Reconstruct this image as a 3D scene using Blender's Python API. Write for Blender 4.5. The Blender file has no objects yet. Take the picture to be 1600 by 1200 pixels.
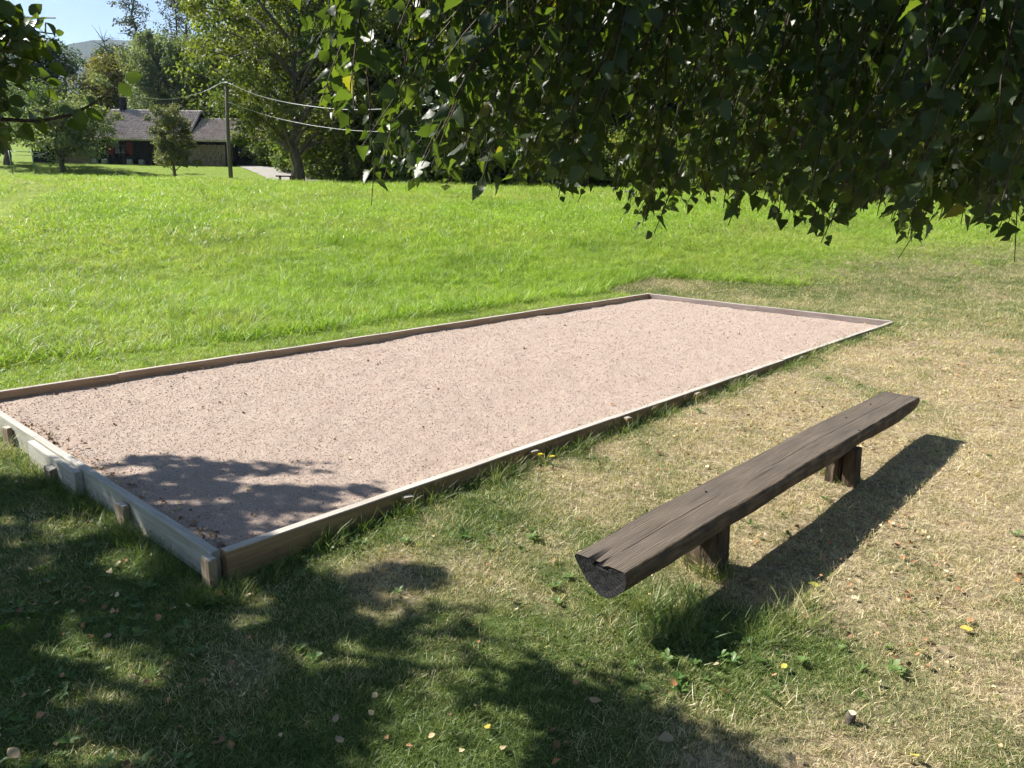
import bpy, math
import numpy as np
from mathutils import Matrix, Vector

# ------------------------------------------------------------------ camera, world, sun, exposure
scene = bpy.context.scene
COL = scene.collection
RNG = np.random.default_rng(11)
F_PX, CX, CY, CAM_Z = 1205.0, 800.0, 600.0, 1.58          # measured on the 1600 px wide photograph
PITCH, ROLL = math.radians(-13.896), math.radians(1.03)

def _basis():
    up = np.array([math.sin(ROLL) * math.cos(PITCH), -math.cos(ROLL) * math.cos(PITCH), math.sin(PITCH)])
    fw = np.array([0, 0, 1.0]) - up * up[2]
    fw /= np.linalg.norm(fw)
    rt = np.cross(fw, up)
    return np.array([rt, fw, up])
RC = _basis()                                             # camera (x right, y down, z forward) -> world

cam_data = bpy.data.cameras.new('camera')
cam_data.sensor_width = 36.0
cam_data.lens = 36.0 * F_PX / 1600.0
cam_data.clip_start, cam_data.clip_end = 0.05, 6000.0
cam = bpy.data.objects.new('camera', cam_data)
COL.objects.link(cam)
m = np.eye(4)
m[:3, 0], m[:3, 1], m[:3, 2], m[:3, 3] = RC[:, 0], -RC[:, 1], -RC[:, 2], (0, 0, CAM_Z)
cam.matrix_world = Matrix(m.tolist())
scene.camera = cam

SUN_EL = math.radians(40.0)
SUN_AZ = np.array([-0.947, 0.322, 0.0]); SUN_AZ /= np.linalg.norm(SUN_AZ)      # towards the sun
SHIFT = np.array([-SUN_AZ[0], -SUN_AZ[1]]) / math.tan(SUN_EL)                   # shadow offset per metre of height
world = bpy.data.worlds.new('World'); scene.world = world; world.use_nodes = True
wn = world.node_tree.nodes; wl = world.node_tree.links
sky = wn.new('ShaderNodeTexSky'); sky.sky_type = 'NISHITA'; sky.sun_disc = False
sky.sun_elevation = SUN_EL; sky.sun_rotation = math.atan2(SUN_AZ[0], SUN_AZ[1])
sky.altitude = 600; sky.dust_density = 0.3; sky.air_density = 1.0; sky.ozone_density = 2.0
wn['Background'].inputs['Strength'].default_value = 0.052
wl.new(sky.outputs[0], wn['Background'].inputs['Color'])
sun_l = bpy.data.lights.new('sun', 'SUN'); sun_l.energy = 5.0; sun_l.angle = math.radians(0.53)
sun_l.color = (1.0, 0.955, 0.88)
sun = bpy.data.objects.new('sun', sun_l); COL.objects.link(sun)
sd = Vector((SUN_AZ[0] * math.cos(SUN_EL), SUN_AZ[1] * math.cos(SUN_EL), math.sin(SUN_EL)))
sun.rotation_euler = sd.to_track_quat('Z', 'Y').to_euler()
sun.location = (-10, 5, 12)
scene.view_settings.view_transform = 'Standard'; scene.view_settings.look = 'None'
scene.view_settings.exposure = 1.42; scene.view_settings.gamma = 1.0
scene.view_settings.use_curve_mapping = False
scene.render.engine = 'CYCLES'
cy = scene.cycles
cy.max_bounces = 6; cy.diffuse_bounces = 3; cy.glossy_bounces = 2; cy.transmission_bounces = 4
cy.transparent_max_bounces = 8; cy.volume_bounces = 0
cy.caustics_reflective = False; cy.caustics_refractive = False
cy.use_adaptive_sampling = True; cy.adaptive_threshold = 0.025; cy.adaptive_min_samples = 16; cy.use_denoising = True

# ------------------------------------------------------------------ measuring helpers
def ray(px, py):
    d = RC @ np.array([(px - CX) / F_PX, (py - CY) / F_PX, 1.0]); return d / np.linalg.norm(d)
def G(px, py, z=0.0):                                    # the point of height z seen at a photo pixel
    d = ray(px, py); return np.array([0, 0, CAM_Z]) + d * ((z - CAM_Z) / d[2])
def at(px, py, Y):                                       # the point at depth Y seen at a photo pixel
    d = ray(px, py); return np.array([0, 0, CAM_Z]) + d * (Y / d[1])
def at_dist(px, py, D):
    return np.array([0, 0, CAM_Z]) + ray(px, py) * D
def proj(p):
    p = np.atleast_2d(np.asarray(p, float)); c = (p - [0, 0, CAM_Z]) @ RC
    zz = np.where(c[:, 2] > 0.05, c[:, 2], np.nan)
    return np.stack([CX + F_PX * c[:, 0] / zz, CY + F_PX * c[:, 1] / zz, c[:, 2]], 1)
def inside(poly, pts):
    poly = np.asarray(poly, float); x, y = pts[:, 0], pts[:, 1]; r = np.zeros(len(x), bool); j = len(poly) - 1
    for i in range(len(poly)):
        xi, yi, xj, yj = *poly[i], *poly[j]
        with np.errstate(all='ignore'):
            c = ((yi > y) != (yj > y)) & (x < (xj - xi) * (y - yi) / (yj - yi + 1e-12) + xi)
        r ^= c; j = i
    return r
def smooth(a, b, x):
    t = np.clip((np.asarray(x, float) - a) / (b - a), 0, 1); return t * t * (3 - 2 * t)
_lat = np.random.default_rng(5).random((256, 256))
def vnoise(x, y):
    x = np.asarray(x, float); y = np.asarray(y, float); xi = np.floor(x).astype(int); yi = np.floor(y).astype(int)
    fx = x - xi; fy = y - yi; fx = fx * fx * (3 - 2 * fx); fy = fy * fy * (3 - 2 * fy)
    g = lambda a, b: _lat[a % 256, b % 256]
    return (g(xi, yi) * (1 - fx) + g(xi + 1, yi) * fx) * (1 - fy) + (g(xi, yi + 1) * (1 - fx) + g(xi + 1, yi + 1) * fx) * fy
def fbm(x, y, s, o=3):
    r = 0.0; a = 0.5; t = 0.0
    for i in range(o):
        r = r + a * vnoise(np.asarray(x) * s + 17.3 * i, np.asarray(y) * s + 5.1 * i); t += a; a *= .5; s *= 2.1
    return r / t

# ------------------------------------------------------------------ court frame and terrain
NC, RCN, FC, LC = G(343, 857), G(1390, 502), G(1013, 459), G(-38.6, 618)
U = (RCN - NC)[:2]; LU = float(np.linalg.norm(U)); U /= LU
V = np.array([-U[1], U[0]]); LV = float((LC - NC)[:2] @ V)
def uv(x, y):
    dx = np.asarray(x) - NC[0]; dy = np.asarray(y) - NC[1]
    return dx * U[0] + dy * U[1], dx * V[0] + dy * V[1]
def xy(a, b):
    return NC[0] + np.asarray(a) * U[0] + np.asarray(b) * V[0], NC[1] + np.asarray(a) * U[1] + np.asarray(b) * V[1]
def terrain(x, y):
    x = np.asarray(x, float); y = np.asarray(y, float); a, b = uv(x, y)
    z = -0.155 + 0.058 * smooth(-0.1, 1.0, a) + 0.060 * smooth(2, 9.5, a)
    z = z + 0.028 * np.clip(-b - 2.6, 0, 12)
    back = smooth(2.6, 3.9, b) * smooth(-0.2, 0.6, a)
    z = z * (1 - back) + (-0.035) * back
    yy = np.clip(y - 13, 0, None)
    z = z + 2.25 * (1 - np.exp(-yy / 18.0))
    z = z + 1.45 * smooth(60, 76, y) * smooth(12, -6, x)
    z = z + 0.12 * np.clip(y - 86, 0, 150) * smooth(86, 110, y)
    z = z + 0.02 * (fbm(x, y, .7) - .5) * smooth(0, .8, np.hypot(np.clip(-a, 0, None) + np.clip(a - LU, 0, None), np.clip(-b, 0, None) + np.clip(b - LV, 0, None)))
    z = z + 0.25 * (fbm(x, y, .09) - .5) * smooth(18, 35, y)
    return z
MEADOW_EDGE = np.array([G(px, py, -.05)[:2] for px, py in
    [(-900, 640), (-300, 600), (0, 574), (250, 551), (430, 531), (640, 499), (830, 473), (940, 459), (1010, 447), (1100, 451), (1250, 457), (1400, 452), (1600, 440), (2000, 420), (3200, 405)]])
MEADOW_POLY = np.vstack([MEADOW_EDGE, [[300, 60], [300, 400], [-300, 400], [-300, 20]]])
def seg_d(x, y, a, b):
    t = np.clip(((x-a[0])*(b[0]-a[0]) + (y-a[1])*(b[1]-a[1])) / ((b-a) @ (b-a)), 0, 1); return np.hypot(x-a[0]-t*(b[0]-a[0]), y-a[1]-t*(b[1]-a[1]))
def edge_d(x, y): return np.minimum.reduce([seg_d(x, y, MEADOW_EDGE[i], MEADOW_EDGE[i+1]) for i in range(len(MEADOW_EDGE) - 1)])
def soft_right(x, y): return smooth(3.2, 7.0, x) * smooth(3.2, .2, edge_d(x, y) + 1.6 * (fbm(x, y, .8, 3) - .5))      # where the meadow thins out into dry lawn
def dryness(x, y):                                        # 0 lush, 1 straw: dry towards the right of the bench
    a, b = uv(x, y)
    d = .12 + .07 * smooth(-1.5, .5, x) + .43 * smooth(-0.5, .9, a) * smooth(.2, -.4, b) + .16 * smooth(.4, 2.6, x)
    d = d + 1.15 * (fbm(x, y, 1.9, 4) - .5) + .5 * (fbm(x + 40, y, 5.0, 2) - .5)
    d = d - .28 * smooth(.35, 0, np.abs(b)) * (b < .3)
    p, q = np.asarray(x) - .62, np.asarray(y) - 2.75         # lush patch under the near end of the bench
    d = d - .38 * np.exp(-(p * p + q * q) / .42)
    d = np.where((b > LV), .36 + .3 * (fbm(x, y, 3) - .5), d)
    fr_ = smooth(LU - 1.5, LU + .8, a); d = d * (1 - fr_) + fr_ * (.42 + .35 * (fbm(x, y, 1.3) - .5) + .3 * (fbm(x, y, 5.0, 2) - .5))
    return np.clip(d, 0, 1)

# ------------------------------------------------------------------ mesh helpers
def link(o, parent=None):
    COL.objects.link(o)
    if parent is not None: o.parent = parent
    return o
def tag(o, label=None, cat=None, group=None, kind=None):
    if label: o['label'] = label
    if cat: o['category'] = cat
    if group: o['group'] = group
    if kind: o['kind'] = kind
    return o
def empty(name, loc, rz=0.0, label=None, cat=None, group=None):
    o = bpy.data.objects.new(name, None); o.location = tuple(map(float, loc)); o.rotation_euler = (0, 0, rz)
    o.empty_display_size = .1; link(o); return tag(o, label, cat, group)
class MB:
    def __init__(s): s.v = []; s.f = []; s.m = []; s.n = 0
    def add(s, verts, faces, mi=0):
        verts = np.asarray(verts, float).reshape(-1, 3); s.v.append(verts)
        s.f += [tuple(int(i) + s.n for i in f) for f in faces]; s.m += [mi] * len(faces); s.n += len(verts); return s
    def box(s, c, d, rot=None, mi=0, taper=(1, 1), jitter=0):
        h = np.asarray(d, float) / 2
        p = np.array([[x, y, z] for z in (-1, 1) for y in (-1, 1) for x in (-1, 1)], float) * h
        p[4:, 0] *= taper[0]; p[4:, 1] *= taper[1]
        if jitter: p += RNG.normal(0, jitter, p.shape)
        if rot is not None: p = p @ np.asarray(rot).T
        return s.add(p + np.asarray(c, float), [(0, 2, 3, 1), (4, 5, 7, 6), (0, 1, 5, 4), (2, 6, 7, 3), (0, 4, 6, 2), (1, 3, 7, 5)], mi)
    def bevbox(s, d, bev, mi=0, wob=0.0, nseg=1):             # a box along local x, centred, with worn long edges
        L, w, h = d; b = bev
        sec = np.array([[-w/2+b, -h/2], [w/2-b, -h/2], [w/2, -h/2+b], [w/2, h/2-b], [w/2-b, h/2], [-w/2+b, h/2], [-w/2, h/2-b], [-w/2, -h/2+b]])
        xs = np.linspace(-L/2, L/2, nseg + 1); vs = []
        for x in xs: vs.append(np.column_stack([np.full(8, x), sec + RNG.normal(0, wob, 2)]))
        fs = [(i*8+j, (i+1)*8+j, (i+1)*8+(j+1) % 8, i*8+(j+1) % 8) for i in range(nseg) for j in range(8)]
        fs = [f[::-1] for f in fs]
        fs.append(tuple(range(8))[::1]); fs.append(tuple(nseg*8 + j for j in range(7, -1, -1)))
        return s.add(np.vstack(vs), fs, mi)
    def tube(s, pts, rad, n=6, mi=0, cap=True):
        v, f = tube_np(pts, rad, n, cap); return s.add(v, f, mi)
    def build(s, name, mats, parent=None, smooth_=False):
        me = bpy.data.meshes.new(name); me.from_pydata(np.vstack(s.v).tolist(), [], s.f)
        for mt in (mats if isinstance(mats, (list, tuple)) else [mats]): me.materials.append(mt)
        me.polygons.foreach_set('material_index', s.m)
        me.polygons.foreach_set('use_smooth', [bool(smooth_)] * len(s.f)); me.update()
        return link(bpy.data.objects.new(name, me), parent)
def tube_np(pts, rad, n=6, cap=True):
    pts = np.asarray(pts, float); k = len(pts); rad = np.broadcast_to(np.asarray(rad, float), (k,))
    t = np.gradient(pts, axis=0); t /= np.linalg.norm(t, axis=1)[:, None] + 1e-9
    ref = np.array([0, 0, 1.0]) if abs(t[0, 2]) < .9 else np.array([1.0, 0, 0])
    vs = []; a = np.arange(n) * 2 * math.pi / n
    for i in range(k):
        u = np.cross(t[i], ref); u /= np.linalg.norm(u) + 1e-9; w = np.cross(t[i], u); ref = np.cross(u, t[i])
        vs.append(pts[i] + rad[i] * (np.cos(a)[:, None] * u + np.sin(a)[:, None] * w))
    fs = [(i*n+j, i*n+(j+1) % n, (i+1)*n+(j+1) % n, (i+1)*n+j) for i in range(k-1) for j in range(n)]
    if cap: fs += [tuple(range(n-1, -1, -1)), tuple((k-1)*n + j for j in range(n))]
    return np.vstack(vs), fs
def np_mesh(name, verts, faces, attrs=None, mats=(), smooth_=False):
    """verts (n,3), faces (m,k) all of one size; attrs: name -> float per vertex"""
    me = bpy.data.meshes.new(name); faces = np.asarray(faces, np.int32); k = faces.shape[1]
    me.vertices.add(len(verts)); me.vertices.foreach_set('co', np.asarray(verts, np.float32).ravel())
    me.loops.add(faces.size); me.loops.foreach_set('vertex_index', faces.ravel())
    me.polygons.add(len(faces)); me.polygons.foreach_set('loop_start', np.arange(0, faces.size, k, dtype=np.int32))
    me.polygons.foreach_set('use_smooth', np.full(len(faces), smooth_))
    for an, av in (attrs or {}).items():
        at_ = me.attributes.new(an, 'FLOAT', 'POINT'); at_.data.foreach_set('value', np.asarray(av, np.float32))
    for mt in mats: me.materials.append(mt)
    me.update(calc_edges=True); return me
def rand_rot(n, rng=RNG):
    q = rng.normal(size=(n, 4)); q /= np.linalg.norm(q, axis=1)[:, None]; w, x, y, z = q.T
    return np.stack([np.stack([1-2*(y*y+z*z), 2*(x*y-z*w), 2*(x*z+y*w)], 1), np.stack([2*(x*y+z*w), 1-2*(x*x+z*z), 2*(y*z-x*w)], 1),
                     np.stack([2*(x*z-y*w), 2*(y*z+x*w), 1-2*(x*x+y*y)], 1)], 1)
def frames(axis, normal):                                # rotation matrices: local y = axis, local z ~ normal
    y = axis / (np.linalg.norm(axis, axis=1)[:, None] + 1e-9); x = np.cross(y, normal); x /= np.linalg.norm(x, axis=1)[:, None] + 1e-9
    z = np.cross(x, y); return np.stack([x, y, z], 2)
def stamp(proto_v, proto_f, pos, rot, scl):
    k = len(proto_v); n = len(pos)
    v = np.einsum('nij,kj->nki', rot, proto_v) * np.asarray(scl)[:, None, None] + np.asarray(pos)[:, None, :]
    f = (np.asarray(proto_f)[None] + (np.arange(n) * k)[:, None, None]).reshape(-1, len(proto_f[0]))
    return v.reshape(-1, 3), f

# ------------------------------------------------------------------ materials
class NT:
    def __init__(s, name):
        s.mat = bpy.data.materials.new(name); s.mat.use_nodes = True; s.t = s.mat.node_tree; s.n = s.t.nodes
        s.b = s.n['Principled BSDF']; s.out = s.n['Material Output']
    def new(s, ty, **kw):
        nd = s.n.new(ty)
        for k, v in kw.items():
            if k.startswith('i_'):
                key = k[2:]; key = int(key) if key.isdigit() else key.replace('_', ' ')
                nd.inputs[key].default_value = v
            else: setattr(nd, k, v)
        return nd
    def l(s, a, b): s.t.links.new(a, b)
    def coord(s, kind='Object'): return s.new('ShaderNodeTexCoord').outputs[kind]
    def pos(s): return s.new('ShaderNodeNewGeometry').outputs['Position']
    def mapping(s, vec, scale=(1, 1, 1), loc=None):
        mp = s.new('ShaderNodeMapping'); mp.inputs['Scale'].default_value = scale; s.l(vec, mp.inputs['Vector'])
        if loc is not None: s.l(loc, mp.inputs['Location'])
        return mp.outputs[0]
    def noise(s, vec, scale, detail=4, rough=.55, dist=0.0):
        nd = s.new('ShaderNodeTexNoise'); nd.inputs['Scale'].default_value = scale; nd.inputs['Detail'].default_value = detail
        nd.inputs['Roughness'].default_value = rough; nd.inputs['Distortion'].default_value = dist; s.l(vec, nd.inputs['Vector']); return nd.outputs['Fac']
    def ramp(s, fac, stops):
        r = s.new('ShaderNodeValToRGB'); e = r.color_ramp.elements
        while len(e) < len(stops): e.new(.5)
        for el, (p, c) in zip(e, stops): el.position = p; el.color = (*c, 1) if len(c) == 3 else c
        s.l(fac, r.inputs[0]); return r.outputs[0]
    def mix(s, fac, a, b, mode='MIX'):
        mx = s.new('ShaderNodeMix', data_type='RGBA', blend_type=mode)
        for v, i in ((fac, 0), (a, 6), (b, 7)):
            if isinstance(v, (int, float)): mx.inputs[i].default_value = v
            elif isinstance(v, tuple): mx.inputs[i].default_value = (*v, 1)
            else: s.l(v, mx.inputs[i])
        return mx.outputs[2]
    def math(s, op, a, b=0.0):
        nd = s.new('ShaderNodeMath', operation=op)
        for i, v in enumerate((a, b)):
            if isinstance(v, (int, float)): nd.inputs[i].default_value = v
            else: s.l(v, nd.inputs[i])
        return nd.outputs[0]
    def attr(s, name, ty='GEOMETRY'):
        return s.new('ShaderNodeAttribute', attribute_name=name, attribute_type=ty).outputs['Fac']
    def rand(s): return s.new('ShaderNodeObjectInfo').outputs['Random']
    def bump(s, h, strength, dist=.01):
        b = s.new('ShaderNodeBump'); b.inputs['Strength'].default_value = strength; b.inputs['Distance'].default_value = dist
        s.l(h, b.inputs['Height']); s.l(b.outputs[0], s.b.inputs['Normal']); return b.outputs[0]
    def set(s, color=None, rough=None, spec=None, metal=None):
        for key, v in (('Base Color', color), ('Roughness', rough), ('Specular IOR Level', spec), ('Metallic', metal)):
            if v is None: continue
            if isinstance(v, (int, float)): s.b.inputs[key].default_value = v
            elif isinstance(v, tuple): s.b.inputs[key].default_value = (*v, 1)
            else: s.l(v, s.b.inputs[key])
        return s
    def translucent(s, color, fac):
        tr = s.new('ShaderNodeBsdfTranslucent'); mx = s.new('ShaderNodeMixShader'); mx.inputs[0].default_value = fac
        if isinstance(color, tuple): tr.inputs[0].default_value = (*color, 1)
        else: s.l(color, tr.inputs[0])
        s.l(s.b.outputs[0], mx.inputs[1]); s.l(tr.outputs[0], mx.inputs[2]); s.l(mx.outputs[0], s.out.inputs['Surface'])

def leaf_mat(name, stops, fac=.4, rough=.5, spec=.22, warm=(1.25, 1.35, .55)):
    n = NT(name); tone = n.attr('tone')
    c = n.ramp(tone, stops)
    n.set(c, rough, spec); n.translucent(n.mix(1.0, c, warm, 'MULTIPLY'), fac); return n.mat
def blade_mat(name, lush, straw, fac=.4, var=0.0):
    n = NT(name); t = n.attr('tint', 'INSTANCER'); r = n.rand()
    g = n.ramp(r, [(0, lush[0]), (.5, lush[1]), (1, lush[2])]); d = n.ramp(r, [(0, straw[0]), (.55, straw[1]), (1, straw[2])])
    bl = n.attr('blade')
    f = n.math('ADD', t, n.math('MULTIPLY', n.math('SUBTRACT', bl, .5), .9))
    f = n.ramp(f, [(.38, (0, 0, 0)), (.62, (1, 1, 1))])
    c = n.mix(f, g, d)
    if var: c = n.mix(1.0, c, n.ramp(n.noise(n.pos(), var, 4, .6), [(.3, (.66, .72, .62)), (.5, (1, 1, 1)), (.72, (1.12, 1.08, 1.1))]), 'MULTIPLY')
    n.set(c, .45, .32); n.translucent(n.mix(1.0, c, (1.2, 1.3, .6), 'MULTIPLY'), fac); return n.mat
def plank_mat(name, c1, c2, c3, bumps=.35):
    n = NT(name); co = n.coord('Object'); r = n.rand()
    off = n.new('ShaderNodeCombineXYZ'); n.l(n.math('MULTIPLY', r, 37.0), off.inputs[0]); n.l(n.math('MULTIPLY', r, 11.0), off.inputs[1])
    g = n.noise(n.mapping(co, (2.2, 38, 38), off.outputs[0]), 1.0, 6, .6, .5)
    big = n.noise(n.mapping(co, (1.1, 6, 6), off.outputs[0]), 1.0, 3)
    c = n.ramp(g, [(.28, c1), (.5, c2), (.72, c3)])
    c = n.mix(n.ramp(big, [(.35, (0, 0, 0)), (.7, (.5, .5, .5))]), c, tuple(x * .72 for x in c1))
    gn = n.new('ShaderNodeNewGeometry'); sx = n.new('ShaderNodeSeparateXYZ'); n.l(gn.outputs['True Normal'], sx.inputs[0])
    c = n.mix(n.ramp(sx.outputs[2], [(.5, (0, 0, 0)), (.9, (.75, .75, .75))]), c, n.ramp(g, [(.3, (.33, .31, .28)), (.7, (.53, .50, .45))]))
    hsv = n.new('ShaderNodeHueSaturation'); n.l(c, hsv.inputs['Color']); n.l(n.math('ADD', n.math('MULTIPLY', r, .3), .85), hsv.inputs['Value'])
    n.set(hsv.outputs[0], .85, .2); n.bump(g, bumps, .006); return n.mat
def plain(name, c, rough=.7, spec=.3, nscale=0, var=.25):
    n = NT(name)
    if nscale:
        f = n.noise(n.coord('Object'), nscale, 5); c = n.ramp(f, [(.3, tuple(x * (1 - var) for x in c)), (.7, tuple(min(1, x * (1 + var)) for x in c))])
    n.set(c, rough, spec); return n.mat
def bark_mat(name, c1, c2, sc=(9, 9, 2.2)):
    n = NT(name); co = n.coord('Object'); f = n.noise(n.mapping(co, sc), 1.0, 6, .65, .4)
    n.set(n.ramp(f, [(.3, c1), (.7, c2)]), .95, .1); n.bump(f, .6, .03); return n.mat

M = {}
LAWN_G = [(.070, .125, .026), (.125, .185, .042), (.235, .270, .085)]
LAWN_D = [(.370, .280, .150), (.570, .465, .285), (.760, .670, .470)]
MEAD_G = [(.170, .275, .032), (.245, .360, .052), (.335, .430, .095)]
MEAD_D = [(.300, .300, .090), (.340, .320, .120), (.400, .350, .160)]
M['lawn_blade'] = blade_mat('lawn_blade', LAWN_G, LAWN_D, .35, 3.0)
M['meadow_blade'] = blade_mat('meadow_blade', MEAD_G, MEAD_D, .45, .55)
M['weed'] = blade_mat('weed_leaf', [(.065, .130, .030), (.095, .170, .040), (.140, .210, .060)], [(.12, .18, .05), (.15, .19, .06), (.2, .2, .08)], .35)

n = NT('ground_soil_and_thatch'); p = n.pos()
dry = n.attr('dry'); mead = n.attr('meadow')
f1 = n.noise(p, 34, 5, .65); f2 = n.noise(p, 120, 3, .6); f3 = n.noise(p, 2.2, 4)
lush = n.ramp(f1, [(.3, (.035, .050, .014)), (.55, (.070, .100, .026)), (.75, (.13, .14, .05))])
straw = n.ramp(f1, [(.28, (.09, .066, .040)), (.5, (.25, .195, .12)), (.72, (.50, .42, .28))])
mgreen = n.ramp(n.noise(p, 9, 6, .7), [(.3, (.085, .130, .020)), (.5, (.150, .215, .032)), (.7, (.23, .28, .055))])
c = n.mix(n.ramp(dry, [(.3, (0, 0, 0)), (.65, (1, 1, 1))]), lush, straw); c = n.mix(mead, c, mgreen)
n.set(c, .95, .1); n.bump(n.math('ADD', f1, n.math('MULTIPLY', f2, .5)), .8, .02); M['ground'] = n.mat

n = NT('red_grit'); p = n.pos()
f1 = n.noise(p, 210, 3, .7); f2 = n.noise(p, 3.0, 5, .6); f3 = n.noise(p, 62, 6, .75)
c = n.ramp(f1, [(.25, (.21, .160, .124)), (.42, (.350, .276, .222)), (.6, (.425, .346, .283)), (.8, (.57, .495, .425))])
c = n.mix(n.ramp(f2, [(.35, (0, 0, 0)), (.7, (.55, .55, .55))]), c, (.335, .250, .200), 'MIX')
c = n.mix(n.ramp(f3, [(.28, (.75, .75, .75)), (.42, (0, 0, 0))]), c, (.27, .195, .16))
n.set(c, .95, .15); n.bump(n.math('ADD', f1, n.math('MULTIPLY', f3, 1.5)), .7, .008); M['grit'] = n.mat
n = NT('grit_stone'); r = n.rand()
n.set(n.ramp(r, [(0, (.16, .10, .08)), (.25, (.36, .25, .21)), (.6, (.48, .37, .32)), (1, (.62, .54, .49))]), .9, .2); M['stone'] = n.mat
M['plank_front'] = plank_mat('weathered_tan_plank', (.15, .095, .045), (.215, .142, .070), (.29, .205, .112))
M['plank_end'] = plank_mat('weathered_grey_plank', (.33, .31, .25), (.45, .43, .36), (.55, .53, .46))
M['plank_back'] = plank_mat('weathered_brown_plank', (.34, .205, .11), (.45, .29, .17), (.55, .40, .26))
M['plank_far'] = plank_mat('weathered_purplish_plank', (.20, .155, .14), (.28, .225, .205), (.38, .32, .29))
M['stake'] = plank_mat('split_timber_stake', (.20, .145, .09), (.32, .24, .155), (.46, .37, .26))

# ------------------------------------------------------------------ ground sheet (court-aligned grid with the court left open)
def build_ground():
    aa = np.concatenate([[-3800, -1200, -600, -320, -200, -140], np.arange(-100, -30, 5.0), np.arange(-30, -8, 1.5), np.arange(-8, 0, .25), np.linspace(0, LU, 48),
                         np.arange(LU + .25, 16, .25), np.arange(16, 60, 1.5), np.arange(60, 130, 4.0), [150, 190, 250, 350, 600, 1200, 3800]])
    bb = np.concatenate([[-3800, -1200, -600, -300, -160], np.arange(-100, -30, 5.0), np.arange(-30, -8, 1.5), np.arange(-8, 0, .25), np.linspace(0, LV, 20),
                         np.arange(LV + .2, 8, .25), np.arange(8, 60, 1.5), np.arange(60, 130, 4.0), [150, 190, 250, 350, 600, 1200, 3800]])
    A, B = np.meshgrid(aa, bb, indexing='ij'); X, Y = xy(A, B); Z = terrain(X, Y)
    na, nb = A.shape; idx = np.arange(na * nb).reshape(na, nb)
    q = np.stack([idx[:-1, :-1], idx[1:, :-1], idx[1:, 1:], idx[:-1, 1:]], -1)
    ca = (aa[:-1] + aa[1:]) / 2; cb = (bb[:-1] + bb[1:]) / 2
    keep = ~((ca[:, None] > 0) & (ca[:, None] < LU) & (cb[None] > 0) & (cb[None] < LV))
    pts = np.stack([X.ravel(), Y.ravel()], 1)
    me = np_mesh('ground', np.column_stack([pts, Z.ravel()]), q[keep], {'dry': dryness(X, Y).ravel(), 'meadow': np.maximum(inside(MEADOW_POLY, pts) * (1 - soft_right(pts[:, 0], pts[:, 1])), (B.ravel() > LV + .02) & (A.ravel() < LU - .2)).astype(float)}, [M['ground']], True)
    return tag(link(bpy.data.objects.new('ground', me)), 'grassy ground rising from the dry lawn to the meadow', None, None, 'structure')
build_ground()

def grit_z(a, b):
    X, Y = xy(a, b)
    return -.075 + .030 * (fbm(X, Y, 1.3) - .5) + .013 * (fbm(X, Y, 7, 3) - .5) + .007 * (fbm(X, Y, 22, 2) - .5) + .02 * smooth(.25, 0, np.minimum.reduce([a, LU - a, b, LV - b])) * (fbm(X, Y, 3) - .2)
def build_grit():
    aa = np.concatenate([np.linspace(.02, 4, 300), np.linspace(4.03, LU - .02, 230)]); bb = np.linspace(.02, LV - .02, 210)
    A, B = np.meshgrid(aa, bb, indexing='ij'); X, Y = xy(A, B); Z = grit_z(A, B)
    na, nb = A.shape; idx = np.arange(na * nb).reshape(na, nb)
    q = np.stack([idx[:-1, :-1], idx[1:, :-1], idx[1:, 1:], idx[:-1, 1:]], -1).reshape(-1, 4)
    me = np_mesh('gravel_court', np.column_stack([X.ravel(), Y.ravel(), Z.ravel()]), q, None, [M['grit']], True)
    return tag(link(bpy.data.objects.new('gravel_court', me)), 'pinkish gravel playing court inside a low timber frame', None, None, 'structure')
build_grit()

# ------------------------------------------------------------------ timber frame of the court
ANG_U = math.atan2(U[1], U[0]); ANG_V = ANG_U + math.pi / 2
frame = empty('court_frame', (*NC[:2], -.1), ANG_U, 'low weathered timber frame of planks and stakes around the pink gravel court', 'court frame')
def plank(a0, b0, a1, b1, thick, top, height, mat, lean=0.0, wob=.0012):
    L = math.hypot(a1 - a0, b1 - b0); ang = math.atan2(b1 - b0, a1 - a0)
    o = MB().bevbox((L - .004, thick, height), .005, 0, wob, max(2, int(L / .35))).build('plank', M[mat], frame)
    o.location = ((a0 + a1) / 2, (b0 + b1) / 2, top - height / 2 + .1); o.rotation_euler = (lean, RNG.normal(0, .0015), ang); return o
T = .055
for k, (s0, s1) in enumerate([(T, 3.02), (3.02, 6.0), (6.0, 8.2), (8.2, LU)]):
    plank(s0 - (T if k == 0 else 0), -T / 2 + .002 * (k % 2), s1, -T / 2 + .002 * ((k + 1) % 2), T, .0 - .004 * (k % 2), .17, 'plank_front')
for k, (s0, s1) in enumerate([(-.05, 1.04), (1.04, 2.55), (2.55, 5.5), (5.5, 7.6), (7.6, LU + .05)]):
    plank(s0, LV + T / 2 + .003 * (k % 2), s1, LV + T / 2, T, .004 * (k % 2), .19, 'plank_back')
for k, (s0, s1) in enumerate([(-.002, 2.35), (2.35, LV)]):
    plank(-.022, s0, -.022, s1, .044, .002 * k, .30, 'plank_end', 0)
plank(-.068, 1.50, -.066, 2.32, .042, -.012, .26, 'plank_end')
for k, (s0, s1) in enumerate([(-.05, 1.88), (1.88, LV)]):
    plank(LU + .022, s0, LU + .022, s1, .044, .004 - .003 * k, .19, 'plank_far')
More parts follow.
